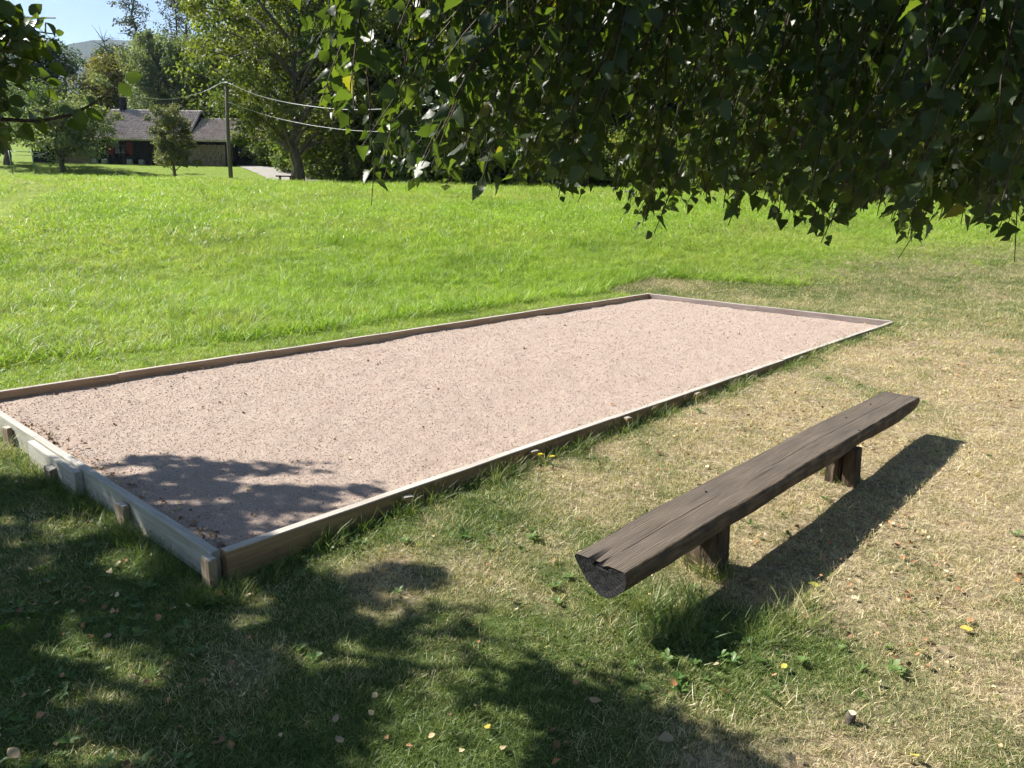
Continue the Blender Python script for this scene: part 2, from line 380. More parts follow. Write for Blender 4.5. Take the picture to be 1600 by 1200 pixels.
def stake(a, b, top, sx, sy, h=.34, ang=0.0, mat='stake'):
    mb = MB(); L = h
    pts = np.array([[x, y] for x, y in ((-sx/2, -sy/2), (sx/2, -sy/2), (sx/2, sy/2), (-sx/2, sy/2))]) + RNG.normal(0, .003, (4, 2))
    v = []
    for z, s in ((-L, .8), (-.012, 1), (0, .86)):
        v += [[x * s, y * s, z + (RNG.normal(0, .004) if z > -.1 else 0)] for x, y in pts]
    mb.add(v, [(3, 2, 1, 0), (0, 1, 5, 4), (1, 2, 6, 5), (2, 3, 7, 6), (3, 0, 4, 7), (4, 5, 9, 8), (5, 6, 10, 9), (6, 7, 11, 10), (7, 4, 8, 11), (8, 9, 10, 11)])
    mb.v[-1] = mb.v[-1][:, [2, 0, 1]]                       # grain runs along local x
    o = mb.build('stake', M[mat], frame); o.location = (a, b, top + .1)
    o.rotation_euler = Matrix(((0, 1, 0), (0, 0, 1), (1, 0, 0))).to_euler(); o.rotation_mode = 'XYZ'
    o.matrix_basis = Matrix.Translation((a, b, top + .1)) @ Matrix.Rotation(ang + RNG.normal(0, .03), 4, 'Z') @ Matrix(((0, 1, 0), (0, 0, 1), (1, 0, 0))).to_4x4()
    return o
for s, tp in zip((1.04, 2.1, 3.16, 4.2, 5.24, 6.36, 7.41, 8.5), (-.015, -.012, -.005, -.008, -.03, -.01, -.02, -.012)):
    stake(s, -T - .0185, tp - .012, .070, .032, mat='plank_front')
for s, tp in ((2.80, -.03), (1.84, -.055), (.90, -.03), (3.6, -.03)):
    stake(-.044 - .024 - (.044 if s == 1.84 else 0), s, tp, .046, .085)
stake(-.066, -.022, -.012, .042, .070)
for s in (1.5, 3.6, 6.0, 8.3): stake(s, LV + T + .024, -.02, .075, .042)

# ------------------------------------------------------------------ log bench
n = NT('weathered_bench_timber'); co = n.coord('Object')
wv = n.new('ShaderNodeTexWave', wave_type='BANDS', bands_direction='Y'); wv.inputs['Scale'].default_value = 30; wv.inputs['Distortion'].default_value = 9.0
wv.inputs['Detail'].default_value = 2.5; wv.inputs['Detail Scale'].default_value = .8; n.l(n.mapping(co, (.16, 1, 1)), wv.inputs['Vector'])
g = n.noise(n.mapping(co, (3.5, 110, 60)), 1, 5, .65, .3); bl = n.noise(n.mapping(co, (2.2, 9, 9)), 1, 4); sp = n.noise(co, 60, 3, .6)
h = n.math('ADD', n.math('MULTIPLY', wv.outputs['Fac'], .38), n.math('MULTIPLY', g, 1.1))
c = n.ramp(h, [(.35, (.048, .036, .025)), (.7, (.098, .077, .057)), (1.05, (.165, .136, .106))])
c = n.mix(n.ramp(bl, [(.35, (0, 0, 0)), (.65, (.7, .7, .7))]), c, (.066, .054, .044))
c = n.mix(n.ramp(sp, [(.68, (0, 0, 0)), (.78, (.35, .35, .35))]), c, (.36, .35, .32))
crack = n.noise(n.mapping(co, (.9, 34, 20)), 1, 2, .5, .6)
c = n.mix(n.ramp(crack, [(.665, (0, 0, 0)), (.70, (.85, .85, .85))]), c, (.035, .028, .022))
n.set(c, .8, .25); n.bump(n.math('SUBTRACT', h, n.ramp(crack, [(.65, (0, 0, 0)), (.71, (1, 1, 1))])), .32, .004); M['bench'] = n.mat
n = NT('rough_hewn_bench_side'); co = n.coord('Object')
g = n.noise(n.mapping(co, (4, 40, 40)), 1, 6, .65, .6); bl = n.noise(co, 6, 5, .6)
c = n.ramp(g, [(.3, (.050, .036, .022)), (.5, (.125, .090, .056)), (.72, (.23, .175, .115))]); c = n.mix(n.ramp(bl, [(.4, (0, 0, 0)), (.65, (.8, .8, .8))]), c, (.050, .038, .028))
n.set(c, .9, .15); n.bump(g, .8, .012); M['bench_side'] = n.mat
n = NT('charred_end_grain'); co = n.coord('Object')
wv = n.new('ShaderNodeTexWave', wave_type='RINGS', rings_direction='X'); wv.inputs['Scale'].default_value = 22; wv.inputs['Distortion'].default_value = 3.0; wv.inputs['Detail'].default_value = 3
n.l(n.mapping(co, (0, 1, 1)), wv.inputs['Vector']); g = n.noise(co, 40, 5, .7)
h = n.math('ADD', n.math('MULTIPLY', wv.outputs['Fac'], .3), n.math('MULTIPLY', g, 1.6))
n.set(n.ramp(h, [(.5, (.005, .005, .005)), (1.1, (.008, .0075, .0075)), (1.7, (.016, .015, .0145))]), .7, .35); n.bump(n.math('ADD', n.math('MULTIPLY', wv.outputs['Fac'], .15), n.noise(co, 70, 5, .75)), .7, .008); M['char'] = n.mat
n = NT('bench_leg_timber'); co = n.coord('Object')
g = n.noise(n.mapping(co, (26, 26, 4)), 1, 6, .65, .8); bl = n.noise(co, 9, 4)
c = n.ramp(g, [(.3, (.028, .020, .014)), (.5, (.065, .046, .030)), (.72, (.15, .11, .07))]); c = n.mix(n.ramp(bl, [(.4, (0, 0, 0)), (.7, (.6, .6, .6))]), c, (.05, .037, .027))  # leg tones darkened throughout to stand in for the seat's shade
n.set(c, .9, .15); n.bump(g, .9, .012); M['leg'] = n.mat

BZ = .22
b0 = G(978, 893, BZ); b1 = G(1438, 620, BZ)
BE = (b1 - b0)[:2]; BL = float(np.linalg.norm(BE)); BE /= BL
BANG = math.atan2(BE[1], BE[0])
bench = empty('log_bench', (b0[0], b0[1], -.12), BANG, 'long dark weathered half-log bench with a charred near end on two stout legs', 'bench')
def bench_seat():
    ns = 120; prof_n = 26; W = .262; vs = []
    rng = np.random.default_rng(3)
    TT = sorted(list(np.linspace(0.03, .965, 13)) + [.528, .534, .540]); GI = TT.index(.534)
    xs = np.concatenate([np.linspace(0, .25, 16)[:-1], np.linspace(.25, BL, ns)]); ns = len(xs)
    for i, x in enumerate(xs):
        s = x / BL
        wr = .030 * (fbm(x, 3.1, 1.7, 3) - .5) + .010 * (fbm(x, 8.1, 8, 2) - .5)
        wl = .030 * (fbm(x, 21.7, 1.5, 3) - .5) + .006 * (fbm(x, 31.7, 9, 2) - .5) - .02 * smooth(.5, 0, x)
        Wl = W + wl - .012 * s
        dr = .080 + .04 * (fbm(x, 51.0, 1.9, 2) - .5) - .008 * smooth(.97, 1, s)
        db = .140 + .05 * (fbm(x, 61.0, 1.6, 3) - .5) - .022 * smooth(.94, 1.0, s)
        dl = .020
        zt = .010 * math.sin(s * 3.0) - .006
        top = [(Wl * (1 - t), zt + .004 * (fbm(x * 1.2, t * 3 + 70, 2.0, 2) - .5)) for t in TT]
        top[GI] = (top[GI][0], top[GI][1] - .012 * smooth(.40, .46, s) * smooth(1.0, .93, s) - .010 * smooth(.03, .08, s) * smooth(.27, .2, s))
        edge = [(wr + .002, zt - .006), (wr - .004, zt - dr * .35), (wr - .003 + .006 * (vnoise(x * 6, 1.5) - .5), zt - dr * .75), (wr + .004, zt - dr)]
        bot = []
        for t in np.linspace(.07, .96, 8):
            y = Wl * t; k = 1 - ((t - .36) / (.36 if t < .36 else .64)) ** 2
            lo = dr if t < .36 else dl
            bot.append((y, zt - (lo + (db - lo) * max(k, 0)) + .008 * (vnoise(x * 9, t * 9) - .5)))
        left = [(Wl + .002, zt - .012)]
        sec = top + edge + bot + left
        skew = (-.012 if i == 0 else 0)
        xo = np.zeros(len(sec))
        if i < 15:                                          # split, chipped near end
            for j, (y, z) in enumerate(sec):
                xo[j] = (.016 * (fbm(y * 13, z * 6 + 3, 1.0, 2) - .5)) * (1 - x / .25)
        if s > .985: xo += np.array([-.10 * (y / W) * 0 - .02 * (z < -.05) for y, z in sec])
        vs.append(np.column_stack([np.full(len(sec), x) + xo, [y for y, z in sec], [z for y, z in sec]]))
    for i in range(15):                                     # the gouged cracks on top by the end
        for (yc, w, L, d) in ((.150, .011, .15, .020), (.105, .010, .08, .010)):
            sel = np.abs(vs[i][:16, 1] - yc - .05 * xs[i]) < w
            vs[i][:16, 2][sel] -= d * max(0, 1 - xs[i] / L)
    P = len(vs[0]); V_ = np.vstack(vs); fs = []; mi = []
    for i in range(ns - 1):
        for j in range(P):
            k = (j + 1) % P; fs.append((i*P+j, (i+1)*P+j, (i+1)*P+k, i*P+k)); mi.append(0 if j < 15 else 1)
    c0 = len(V_); cc = V_[:P].mean(0) + [.004, 0, .005]; rings = []
    extra = []
    for t in (.75, .5, .25):
        rr = cc + (V_[:P] - cc) * t; rr[:, 0] += np.random.default_rng(int(t * 100)).normal(.004, .0008, P); extra.append(rr)
    V_ = np.vstack([V_] + extra + [cc[None]])
    prev = np.arange(P)
    for q in range(3):
        cur = c0 + q * P + np.arange(P)
        for j in range(P): k = (j+1) % P; fs.append((prev[j], prev[k], cur[k], cur[j])); mi.append(2)
        prev = cur
    for j in range(P): fs.append((prev[j], prev[(j+1) % P], c0 + 3*P)); mi.append(2)
    fs.append(tuple((ns-1)*P + j for j in range(P))); mi.append(1)
    mb = MB(); mb.add(V_, fs); mb.m = mi
    o = mb.build('seat', [M['bench'], M['bench_side'], M['char']], bench, False)
    me = o.data
    for p_ in me.polygons: p_.use_smooth = p_.material_index == 1
    o.location = (0, 0, BZ + .12); return o
bench_seat()
def bench_leg(px, py, label, crack):
    p_ = G(px, py, -.12)[:2] - b0[:2]; x = float(p_ @ BE); yv = float(p_ @ np.array([-BE[1], BE[0]]))
    mb = MB(); Wd, Th = .175, .105
    nz = 9; ny = 11; vs = []
    for i in range(nz):
        t = i / (nz - 1); z = -.12 + t * .375
        wid = Wd * (1.04 - .10 * t); th = Th * (1.0 - .08 * t); ring = []
        for j in range(ny): ring.append((-th/2 - .010 * math.sin(math.pi * j/(ny-1)), wid * j/(ny-1)))
        for j in range(ny): ring.append((th/2, wid * (1 - j/(ny-1))))
        ring = np.array(ring) + .006 * (np.random.default_rng(i // 3 + int(px)).random((2*ny, 2)) - .5)
        if crack:
            ring[5, 0] += .05; ring[4, 0] += .006; ring[6, 0] += .010
        ring[:, 1] += .018 * t
        vs.append(np.column_stack([ring, np.full(2*ny, z + (0.0 if 0 < i else 0))]))
    P = 2*ny; V_ = np.vstack(vs); fs = [(i*P+j, i*P+(j+1) % P, (i+1)*P+(j+1) % P, (i+1)*P+j) for i in range(nz-1) for j in range(P)]
    fs = [f[::-1] for f in fs]; fs += [tuple(range(P)), tuple((nz-1)*P + j for j in range(P-1, -1, -1))]
    o = mb.add(V_, fs).build('leg', M['leg'], bench); o.location = (x, yv + .0, 0)
    if label: o['label'] = label
bench_leg(1131, 905, None, False); bench_leg(1340, 766, 'lit brown leg split by a dark crack', True)

# ------------------------------------------------------------------ grass, stones and litter (scattered with geometry nodes)
def proto_collection(name, meshes, mat):
    c = bpy.data.collections.new(name)
    for i, me in enumerate(meshes):
        if mat is not None: me.materials.append(mat)
        c.objects.link(bpy.data.objects.new(f'{name}_{i:02d}', me))
    return c
def tuft(rng, nb, hmin, hmax, spread, width, lean, seg=2, droop=.5):
    vs = []; fs = []; bl = []; n0 = 0
    for _ in range(nb):
        a = rng.random() * 6.283; r = spread * math.sqrt(rng.random()); base = np.array([r*math.cos(a), r*math.sin(a), -.006])
        h = hmin + (hmax-hmin) * rng.random() ** 1.4; th = rng.random() * 6.283; ln = lean * (.3 + rng.random())
        d = np.array([math.cos(th), math.sin(th), 0.0]); s = np.array([-d[1], d[0], 0]); s = s * math.cos(.6) + d * math.sin(.6) * rng.choice([-1, 1])
        w = width * (.6 + .8 * rng.random()); tone = rng.random()
        pts = []
        for i in range(seg + 1):
            t = i / seg; out = ln * h * (t + droop * t * t); up = h * (t - .35 * droop * ln * t * t)
            pts.append(base + d * out + np.array([0, 0, up]))
        for i, p_ in enumerate(pts[:-1]):
            ww = w * (1 - .45 * i / seg); vs += [p_ - s * ww/2, p_ + s * ww/2]
        vs.append(pts[-1]); bl += [tone] * (2*seg + 1)
        for i in range(seg - 1):
            q = n0 + 2*i; fs += [(q, q+1, q+3), (q, q+3, q+2)]
        q = n0 + 2*(seg-1); fs.append((q, q+1, q+2)); n0 += 2*seg + 1
    return np_mesh('tuft', np.array(vs), np.array(fs), {'blade': bl}, ())
def weed(rng, nl, size, tilt):
    out_v = []; out_f = []; n0 = 0; bl = []
    for i in range(nl):
        a = i * 2.4 + rng.random(); L = size * (.6 + .6 * rng.random()); w = L * (.32 + .2 * rng.random()); up = tilt * (.5 + rng.random())
        d = np.array([math.cos(a), math.sin(a), 0]); s = np.array([-d[1], d[0], 0]); z = np.array([0, 0, 1.0])
        ring = [(0, 0, 0), (.35, .8, .10), (.7, 1, .14), (1, .0, .02), (.7, -1, .14), (.35, -.8, .10), (.55, 0, .04)]
        v = [d * L * x * math.cos(up) + s * w/2 * y + z * (L * x * math.sin(up) + .3 * zz * L - .25 * L * x * x * up) for x, y, zz in ring]
        out_v += v; out_f += [(n0+0, n0+1, n0+6), (n0+1, n0+2, n0+6), (n0+2, n0+3, n0+6), (n0+3, n0+4, n0+6), (n0+4, n0+5, n0+6), (n0+5, n0+0, n0+6)]; n0 += 7; bl += [rng.random() * .4] * 7
    return np_mesh('weed', np.array(out_v), np.array(out_f), {'blade': bl}, ())
def scatter(name, pts, scl, tint, coll, label, nvar, rng, tilt=.15, rz=None, material=None):
    nn = len(pts); me = bpy.data.meshes.new(name); me.vertices.add(nn); me.vertices.foreach_set('co', np.asarray(pts, np.float32).ravel())
    rot = np.column_stack([rng.normal(0, tilt, nn), rng.normal(0, tilt, nn), rng.random(nn) * 6.2832])
    a = me.attributes.new('rot', 'FLOAT_VECTOR', 'POINT'); a.data.foreach_set('vector', rot.astype(np.float32).ravel())
    a = me.attributes.new('scl', 'FLOAT', 'POINT'); a.data.foreach_set('value', np.broadcast_to(scl, nn).astype(np.float32))
    a = me.attributes.new('idx', 'INT', 'POINT'); a.data.foreach_set('value', rng.integers(0, nvar, nn).astype(np.int32))
    a = me.attributes.new('tint', 'FLOAT', 'POINT'); a.data.foreach_set('value', np.broadcast_to(tint, nn).astype(np.float32))
    o = link(bpy.data.objects.new(name, me)); tag(o, label, None, None, 'stuff')
    ng = bpy.data.node_groups.new(name + '_scatter', 'GeometryNodeTree')
    ng.interface.new_socket('Geometry', in_out='INPUT', socket_type='NodeSocketGeometry'); ng.interface.new_socket('Geometry', in_out='OUTPUT', socket_type='NodeSocketGeometry')
    N = ng.nodes; L = ng.links; gi = N.new('NodeGroupInput'); go = N.new('NodeGroupOutput'); iop = N.new('GeometryNodeInstanceOnPoints')
    ci = N.new('GeometryNodeCollectionInfo'); ci.inputs['Collection'].default_value = coll; ci.inputs['Separate Children'].default_value = True; ci.inputs['Reset Children'].default_value = True
    def na(nm, ty):
        x = N.new('GeometryNodeInputNamedAttribute'); x.data_type = ty; x.inputs['Name'].default_value = nm; return x.outputs['Attribute']
    e2r = N.new('FunctionNodeEulerToRotation'); L.new(na('rot', 'FLOAT_VECTOR'), e2r.inputs[0])
    L.new(gi.outputs[0], iop.inputs['Points']); L.new(ci.outputs[0], iop.inputs['Instance']); iop.inputs['Pick Instance'].default_value = True
    L.new(na('idx', 'INT'), iop.inputs['Instance Index']); L.new(e2r.outputs[0], iop.inputs['Rotation']); L.new(na('scl', 'FLOAT'), iop.inputs['Scale'])
    L.new(iop.outputs[0], go.inputs[0])
    md = o.modifiers.new('scatter', 'NODES'); md.node_group = ng
    return o
def sample_area(xr, yr, dens, rng, cell=.5):
    gx = np.arange(xr[0], xr[1], cell); gy = np.arange(yr[0], yr[1], cell); X, Y = np.meshgrid(gx, gy); X = X.ravel(); Y = Y.ravel()
    ok = np.abs(X + cell/2) < (Y + cell/2) * .80 + 1.3                      # a wedge somewhat wider than the view
    X = X[ok]; Y = Y[ok]; d = np.hypot(X + cell/2, Y + cell/2); cnt = rng.poisson(dens(d) * cell * cell)
    x = np.repeat(X, cnt) + rng.random(cnt.sum()) * cell; y = np.repeat(Y, cnt) + rng.random(cnt.sum()) * cell; return x, y
def court_mask(x, y, mar=.06):
    a, b = uv(x, y); return (a > -mar - .02) & (a < LU + mar) & (b > -mar) & (b < LV + mar)

rg = np.random.default_rng(21)
lawn_protos = proto_collection('lawn_tuft', [tuft(rg, 17, .008, .034, .034, .0022, .95) for _ in range(7)], M['lawn_blade'])
x, y = sample_area((-9, 16), (.7, 19), lambda d: 2700 * np.minimum(1, (2.6 / d) ** 1.2), rg)
av, bv = uv(x, y); inm = inside(MEADOW_POLY, np.stack([x, y], 1)); ok = ~court_mask(x, y) & (~inm | (rg.random(len(x)) < soft_right(x, y))); strip = ok & ~inm & (bv > LV) & (av < LU - .2)
strip_protos = proto_collection('strip_tuft', [tuft(rg, 17, .008, .036, .034, .0022, .95) for _ in range(5)], M['meadow_blade'])
xs_, ys_ = x[strip], y[strip]; scatter('mown_strip_grass', np.column_stack([xs_, ys_, terrain(xs_, ys_)]), (.9 + .7 * rg.random(len(xs_))) * (np.hypot(xs_, ys_) / 4) ** .4, np.clip(.30 + .5 * (fbm(xs_, ys_, 2.2) - .5), 0, 1), strip_protos, 'short bright mown grass strip between the far plank and the meadow', 5, rg)
ok &= ~strip; x, y = x[ok], y[ok]; dr = dryness(x, y)
keep = rg.random(len(x)) < .55 + .45 * fbm(x, y, 4.0) + .25 * (1 - dr); x, y, dr = x[keep], y[keep], dr[keep]
d = np.hypot(x, y)
sc = (.86 + .6 * (1 - dr) * fbm(x, y, 2.5)) * (.75 + .5 * rg.random(len(x))) * np.maximum(1, (d / 3.2) ** .42)
scatter('lawn_grass', np.column_stack([x, y, terrain(x, y)]), sc, dr, lawn_protos, 'short patchy lawn grass, green in the shade and straw-coloured in the sun', 7, rg)

mead_protos = proto_collection('meadow_tuft', [tuft(rg, 28, .035, .12, .09, .0046, .85, 3, .7) for _ in range(7)], M['meadow_blade'])
far_protos = proto_collection('far_meadow_tuft', [tuft(rg, 50, .04, .11, .42, .010, .9, 2, .6) for _ in range(5)], M['meadow_blade'])
PATHQ = np.array([[*at(px, py, yy)[:2]] for px, py, yy in ((0, 290, 48), (30, 305, 38), (80, 322, 30), (0, 350, 22))])
def meadow_scatter(name, xr, yr, dens, dmin, dmax, protos, nv, label, grow):
    x, y = sample_area(xr, yr, dens, rg, 1.0); d = np.hypot(x, y)
    ok = ~court_mask(x, y, .3) & inside(MEADOW_POLY, np.stack([x, y], 1)) & (d > dmin + rg.random(len(x)) * 2) & (d < dmax + rg.random(len(x)) * 2) & (rg.random(len(x)) > .85 * soft_right(x, y)); x, y, d = x[ok], y[ok], d[ok]
    tn = .20 + .75 * (fbm(x, y, .30, 3) - .5) + .35 * (fbm(x, y, 1.4, 2) - .5)
    pd = np.minimum.reduce([seg_d(x, y, PATHQ[i], PATHQ[i+1]) for i in range(3)]); onp = pd < .9
    right = smooth(2.5, 8, x) * smooth(24, 14, y); lawn_ = smooth(56, 62, y)
    sc = (.7 + .6 * rg.random(len(x))) * (.65 + .75 * fbm(x, y, .9)) * np.maximum(1, (d / 9) ** grow); ed = edge_d(x, y)
    sc = sc * (1 + .55 * smooth(.6, .1, ed) * smooth(.35, .6, fbm(x, y, .8, 2))); tn = tn - .25 * smooth(.5, .1, ed); sc = np.where(onp, sc * .4, sc) * (1 - .45 * right) * (1 - .6 * lawn_)
    scatter(name, np.column_stack([x, y, terrain(x, y)]), sc, np.clip(np.where(onp, tn + .35, tn) + .28 * right, 0, 1), protos, label, nv, rg, .2)
meadow_scatter('meadow_grass', (-22, 22), (4, 22), lambda d: 165 * np.minimum(1, (8.0 / d) ** 1.0), 0, 18, mead_protos, 7, 'lush bright green meadow grass behind the gravel court', .35)
meadow_scatter('far_meadow_grass', (-70, 70), (14, 84), lambda d: 26 * np.minimum(1, (20.0 / d) ** 1.1), 17, 90, far_protos, 5, 'bright green meadow grass stretching to the house and the wood', .15)

long_protos = proto_collection('long_tuft', [tuft(rg, 22, .05, .17, .045, .0032, .55, 3, .9) for _ in range(5)], M['lawn_blade'])
px_, py_ = [], []
def along(a0, b0, a1, b1, n_, sp):
    t = rg.random(n_); a = a0 + (a1-a0)*t + rg.normal(0, sp, n_); b = b0 + (b1-b0)*t + rg.normal(0, sp, n_); X, Y = xy(a, b); px_.extend(X); py_.extend(Y)
along(0, -.11, 2.6, -.12, 110, .03); along(2.6, -.12, LU, -.10, 120, .025); along(-.12, 0, -.13, 3.7, 220, .05); along(-.2, -.12, .1, -.2, 26, .05)
along(.0, LV + .10, LU, LV + .12, 150, .03); along(LU + .1, 0, LU + .1, LV, 70, .04)
for (px, py, n_, sp) in ((1098, 893, 34, .04), (1120, 908, 12, .03), (1315, 760, 10, .05), (1290, 745, 10, .05), (1010, 960, 34, .08), (1060, 985, 26, .07), (1220, 985, 20, .06), (1185, 1010, 16, .06), (1000, 1010, 20, .08), (1260, 955, 9, .05)):
    q = G(px, py, -.12); px_.extend(q[0] + rg.normal(0, sp, n_)); py_.extend(q[1] + rg.normal(0, sp, n_))
q = inside(MEADOW_POLY, np.stack([X_ := np.array(px_), Y_ := np.array(py_)], 1)); X_, Y_ = X_[~court_mask(X_, Y_, .05)], Y_[~court_mask(X_, Y_, .05)]
scatter('uncut_grass', np.column_stack([X_, Y_, terrain(X_, Y_)]), .45 + .55 * rg.random(len(X_)), np.clip(dryness(X_, Y_) * .5 + .0, 0, .5), long_protos, 'longer uncut grass tufts along the planks and around the bench legs', 5, rg, .15)

weed_protos = proto_collection('weed_rosette', [weed(rg, int(rg.integers(5, 10)), .030, .5) for _ in range(5)], M['weed'])
x, y = sample_area((-6, 6), (.8, 8), lambda d: 75 * np.minimum(1, (2.5 / d) ** 1.2), rg)
dr = dryness(x, y); ok = ~court_mask(x, y, .1) & ~inside(MEADOW_POLY, np.stack([x, y], 1)) & (rg.random(len(x)) < 1.25 * (1 - dr) ** 1.5 * smooth(.38, .62, fbm(x, y, 1.6)) + .02); x, y = x[ok], y[ok]
scatter('lawn_weeds', np.column_stack([x, y, terrain(x, y) + .012]), .6 + .9 * rg.random(len(x)), .1, weed_protos, 'low broad-leaved weeds growing in the lawn', 5, rg, .2)

def pebble(rng):
    v = np.array([[0, 0, 1], [1, 0, 0], [0, 1, 0], [-1, 0, 0], [0, -1, 0], [0, 0, -1]], float) * (np.array([1, .8, .55]) * (.8 + .4 * rng.random(3))) + rng.normal(0, .12, (6, 3))
    f = [(0, 1, 2), (0, 2, 3), (0, 3, 4), (0, 4, 1), (5, 2, 1), (5, 3, 2), (5, 4, 3), (5, 1, 4)]
    return np_mesh('pebble', v, np.array(f), None, ())
peb = proto_collection('grit_pebble', [pebble(rg) for _ in range(6)], M['stone'])
a = rg.random(420000) * (LU - .06) + .03; b = rg.random(420000) * (LV - .06) + .03; x, y = xy(a, b); d = np.hypot(x, y)
ok = rg.random(len(a)) < np.minimum(1, (3.9 / d) ** 2.2); a, b, x, y, d = a[ok], b[ok], x[ok], y[ok], d[ok]
sc = (.0017 + .0040 * rg.random(len(a)) ** 3) * np.maximum(1, (d / 4.2) ** .7)
scatter('gravel_stones', np.column_stack([x, y, grit_z(a, b) + sc * .2]), sc, .5, peb, 'loose pinkish stone chips covering the court', 6, rg, .6)

# ------------------------------------------------------------------ trees: skeletons and crowns
LEAF4 = (np.array([[0, 0, 0], [.36, .45, .06], [0, 1, -.04], [-.36, .45, .06]], float), np.array([[0, 1, 2], [0, 2, 3]]))
def wander(p0, p1, k, amp, rng, sag=0.0):
    t = np.linspace(0, 1, k)[:, None]; w = rng.normal(0, amp, (k, 3)).cumsum(0); w -= w[:1] + (w[-1:] - w[:1]) * t
    r = p0 + (p1 - p0) * t + w; r[:, 2] += sag * (t * (1 - t))[:, 0] * 4; return r
def crown_leaves(cl, per, size, rng, flat=.65, hang=0.0, up=.5, sizevar=.5):
    """cl: list of (centre, radius, tone)"""
    cen = np.repeat(np.array([c[0] for c in cl]), per, 0); rad = np.repeat(np.array([c[1] for c in cl]), per); tone = np.repeat(np.array([c[2] for c in cl]), per)
    nn = len(cen); d = rng.normal(size=(nn, 3)); d /= np.linalg.norm(d, axis=1)[:, None]
    rr = rng.random(nn) ** .42 * (1 + .25 * rng.normal(size=nn)); pos = cen + d * (rr * rad)[:, None] * [1, 1, flat]
    pos[:, 2] -= hang * np.abs(rng.normal(size=nn)) * rad
    ax = d + rng.normal(0, .6, (nn, 3)); ax[:, 2] -= .35 + hang * 2.5; nm = rng.normal(0, .6, (nn, 3)) + d * .5; nm[:, 2] += up
    v, f = stamp(*LEAF4, pos, frames(ax, nm), size * (1 - sizevar/2 + sizevar * rng.random(nn)))
    return v, f, np.repeat(np.clip(tone + rng.normal(0, .13, nn), 0, 1), 4)
def tree_meshes(key, seed, H, CWid, bottom, tr, nlimb, per, lsize, shape='round', clr=.13, flat=.65, hang=0.0, subs=4, lmat=None, bmat=None, trunk_show=.9, fork=False, tonevar=.3, dead=0.0):
    rng = np.random.default_rng(seed); mb = MB(); cl = []
    top = np.array([rng.normal(0, .02*H), rng.normal(0, .02*H), H * trunk_show]); tk = wander(np.zeros(3) - [0, 0, .25], top, 12, .012*H, rng)
    rads = tr * (1 - np.linspace(0, 1, 12)) ** .8 + .012; rads[0] *= 1.55; rads[1] *= 1.12
    mb.tube(tk, rads, 9)
    def env(t):                                            # crown half width at relative height t in the crown
        if shape == 'cone': return max(.04, (1 - t) ** .85)
        if shape == 'column': return .35 + .65 * math.sin(math.pi * min(1, .22 + t * .74)) ** .8
        if shape == 'spread': return math.sin(math.pi * (.20 + .72 * t)) ** .55
        return math.sin(math.pi * (.14 + .80 * t)) ** .65
    for i in range(nlimb):
        t = (i + rng.random()) / nlimb; zt = bottom + (H - bottom) * t; a = i * 2.39996 + rng.normal(0, .35)
        R_ = CWid/2 * env(t) * (.78 + .34 * rng.random())
        tip = np.array([R_ * math.cos(a), R_ * math.sin(a), zt])
        z0 = np.clip(zt - R_ * (.75 if shape != 'cone' else .1) * (.6 + .5 * rng.random()), bottom * .55, H * .86)
        j = np.searchsorted(tk[:, 2], z0); j = min(max(j, 1), 11); u = (z0 - tk[j-1, 2]) / (tk[j, 2] - tk[j-1, 2] + 1e-6); st = tk[j-1] + (tk[j] - tk[j-1]) * u
        lp = wander(st, tip, 7, .02 * R_, rng, .10 * R_); r0 = min(tr * .42, .03 + .028 * R_)
        mb.tube(lp, np.linspace(r0, .012, 7), 5, 0, False)
        tone = np.clip(.5 + rng.normal(0, tonevar), 0, 1); rad = CWid * clr * (.75 + .5 * rng.random())
        if rng.random() < dead: continue
        cl.append((tip, rad, tone))
        for s_ in range(subs):
            u = .35 + .6 * rng.random(); k = u * 6; k0 = int(k); b_ = lp[k0] + (lp[min(k0+1, 6)] - lp[k0]) * (k - k0)
            off = rng.normal(0, 1, 3) * CWid * clr * 1.15; off[2] = abs(off[2]) * .55 - (.25 * CWid * clr)
            e = b_ + off; mb.tube(wander(b_, e, 4, .01 * R_, rng), np.linspace(r0 * .4, .008, 4), 4, 0, False)
            cl.append((e, rad * (.6 + .45 * rng.random()), np.clip(tone + rng.normal(0, .14), 0, 1)))
    v, f, tone = crown_leaves(cl, per, lsize, rng, flat, hang)
    cm = np_mesh(key + '_crown', v, f, {'tone': tone}, [lmat])
    tm = bpy.data.meshes.new(key + '_trunk'); tm.from_pydata(np.vstack(mb.v).tolist(), [], mb.f); tm.materials.append(bmat); tm.polygons.foreach_set('use_smooth', [True] * len(mb.f)); tm.update()
    return tm, cm
M['bark'] = bark_mat('grey_brown_bark', (.055, .045, .036), (.17, .145, .12)); M['bark_dark'] = bark_mat('dark_bark', (.03, .025, .022), (.09, .075, .062))
M['bark_pale'] = bark_mat('pale_birch_bark', (.14, .12, .10), (.45, .42, .37), (5, 5, 16))
M['l_maple'] = leaf_mat('maple_leaf', [(0, (.040, .064, .018)), (.5, (.078, .106, .026)), (1, (.140, .155, .034))], .4)
M['l_apple'] = leaf_mat('apple_leaf', [(0, (0.058, 0.094, 0.038)), (.6, (0.123, 0.167, 0.072)), (1, (0.217, 0.246, 0.123))], 0.42)
M['l_olive'] = leaf_mat('olive_leaf', [(0, (0.085, 0.100, 0.042)), (.6, (0.155, 0.168, 0.085)), (1, (0.255, 0.245, 0.140))], 0.4)
M['l_dark'] = leaf_mat('dark_leaf', [(0, (0.027, 0.051, 0.027)), (.6, (0.054, 0.087, 0.042)), (1, (0.105, 0.135, 0.060))], 0.35)
M['l_grey'] = leaf_mat('grey_green_leaf', [(0, (0.109, 0.145, 0.084)), (.6, (0.189, 0.225, 0.133)), (1, (0.290, 0.312, 0.189))], 0.42)
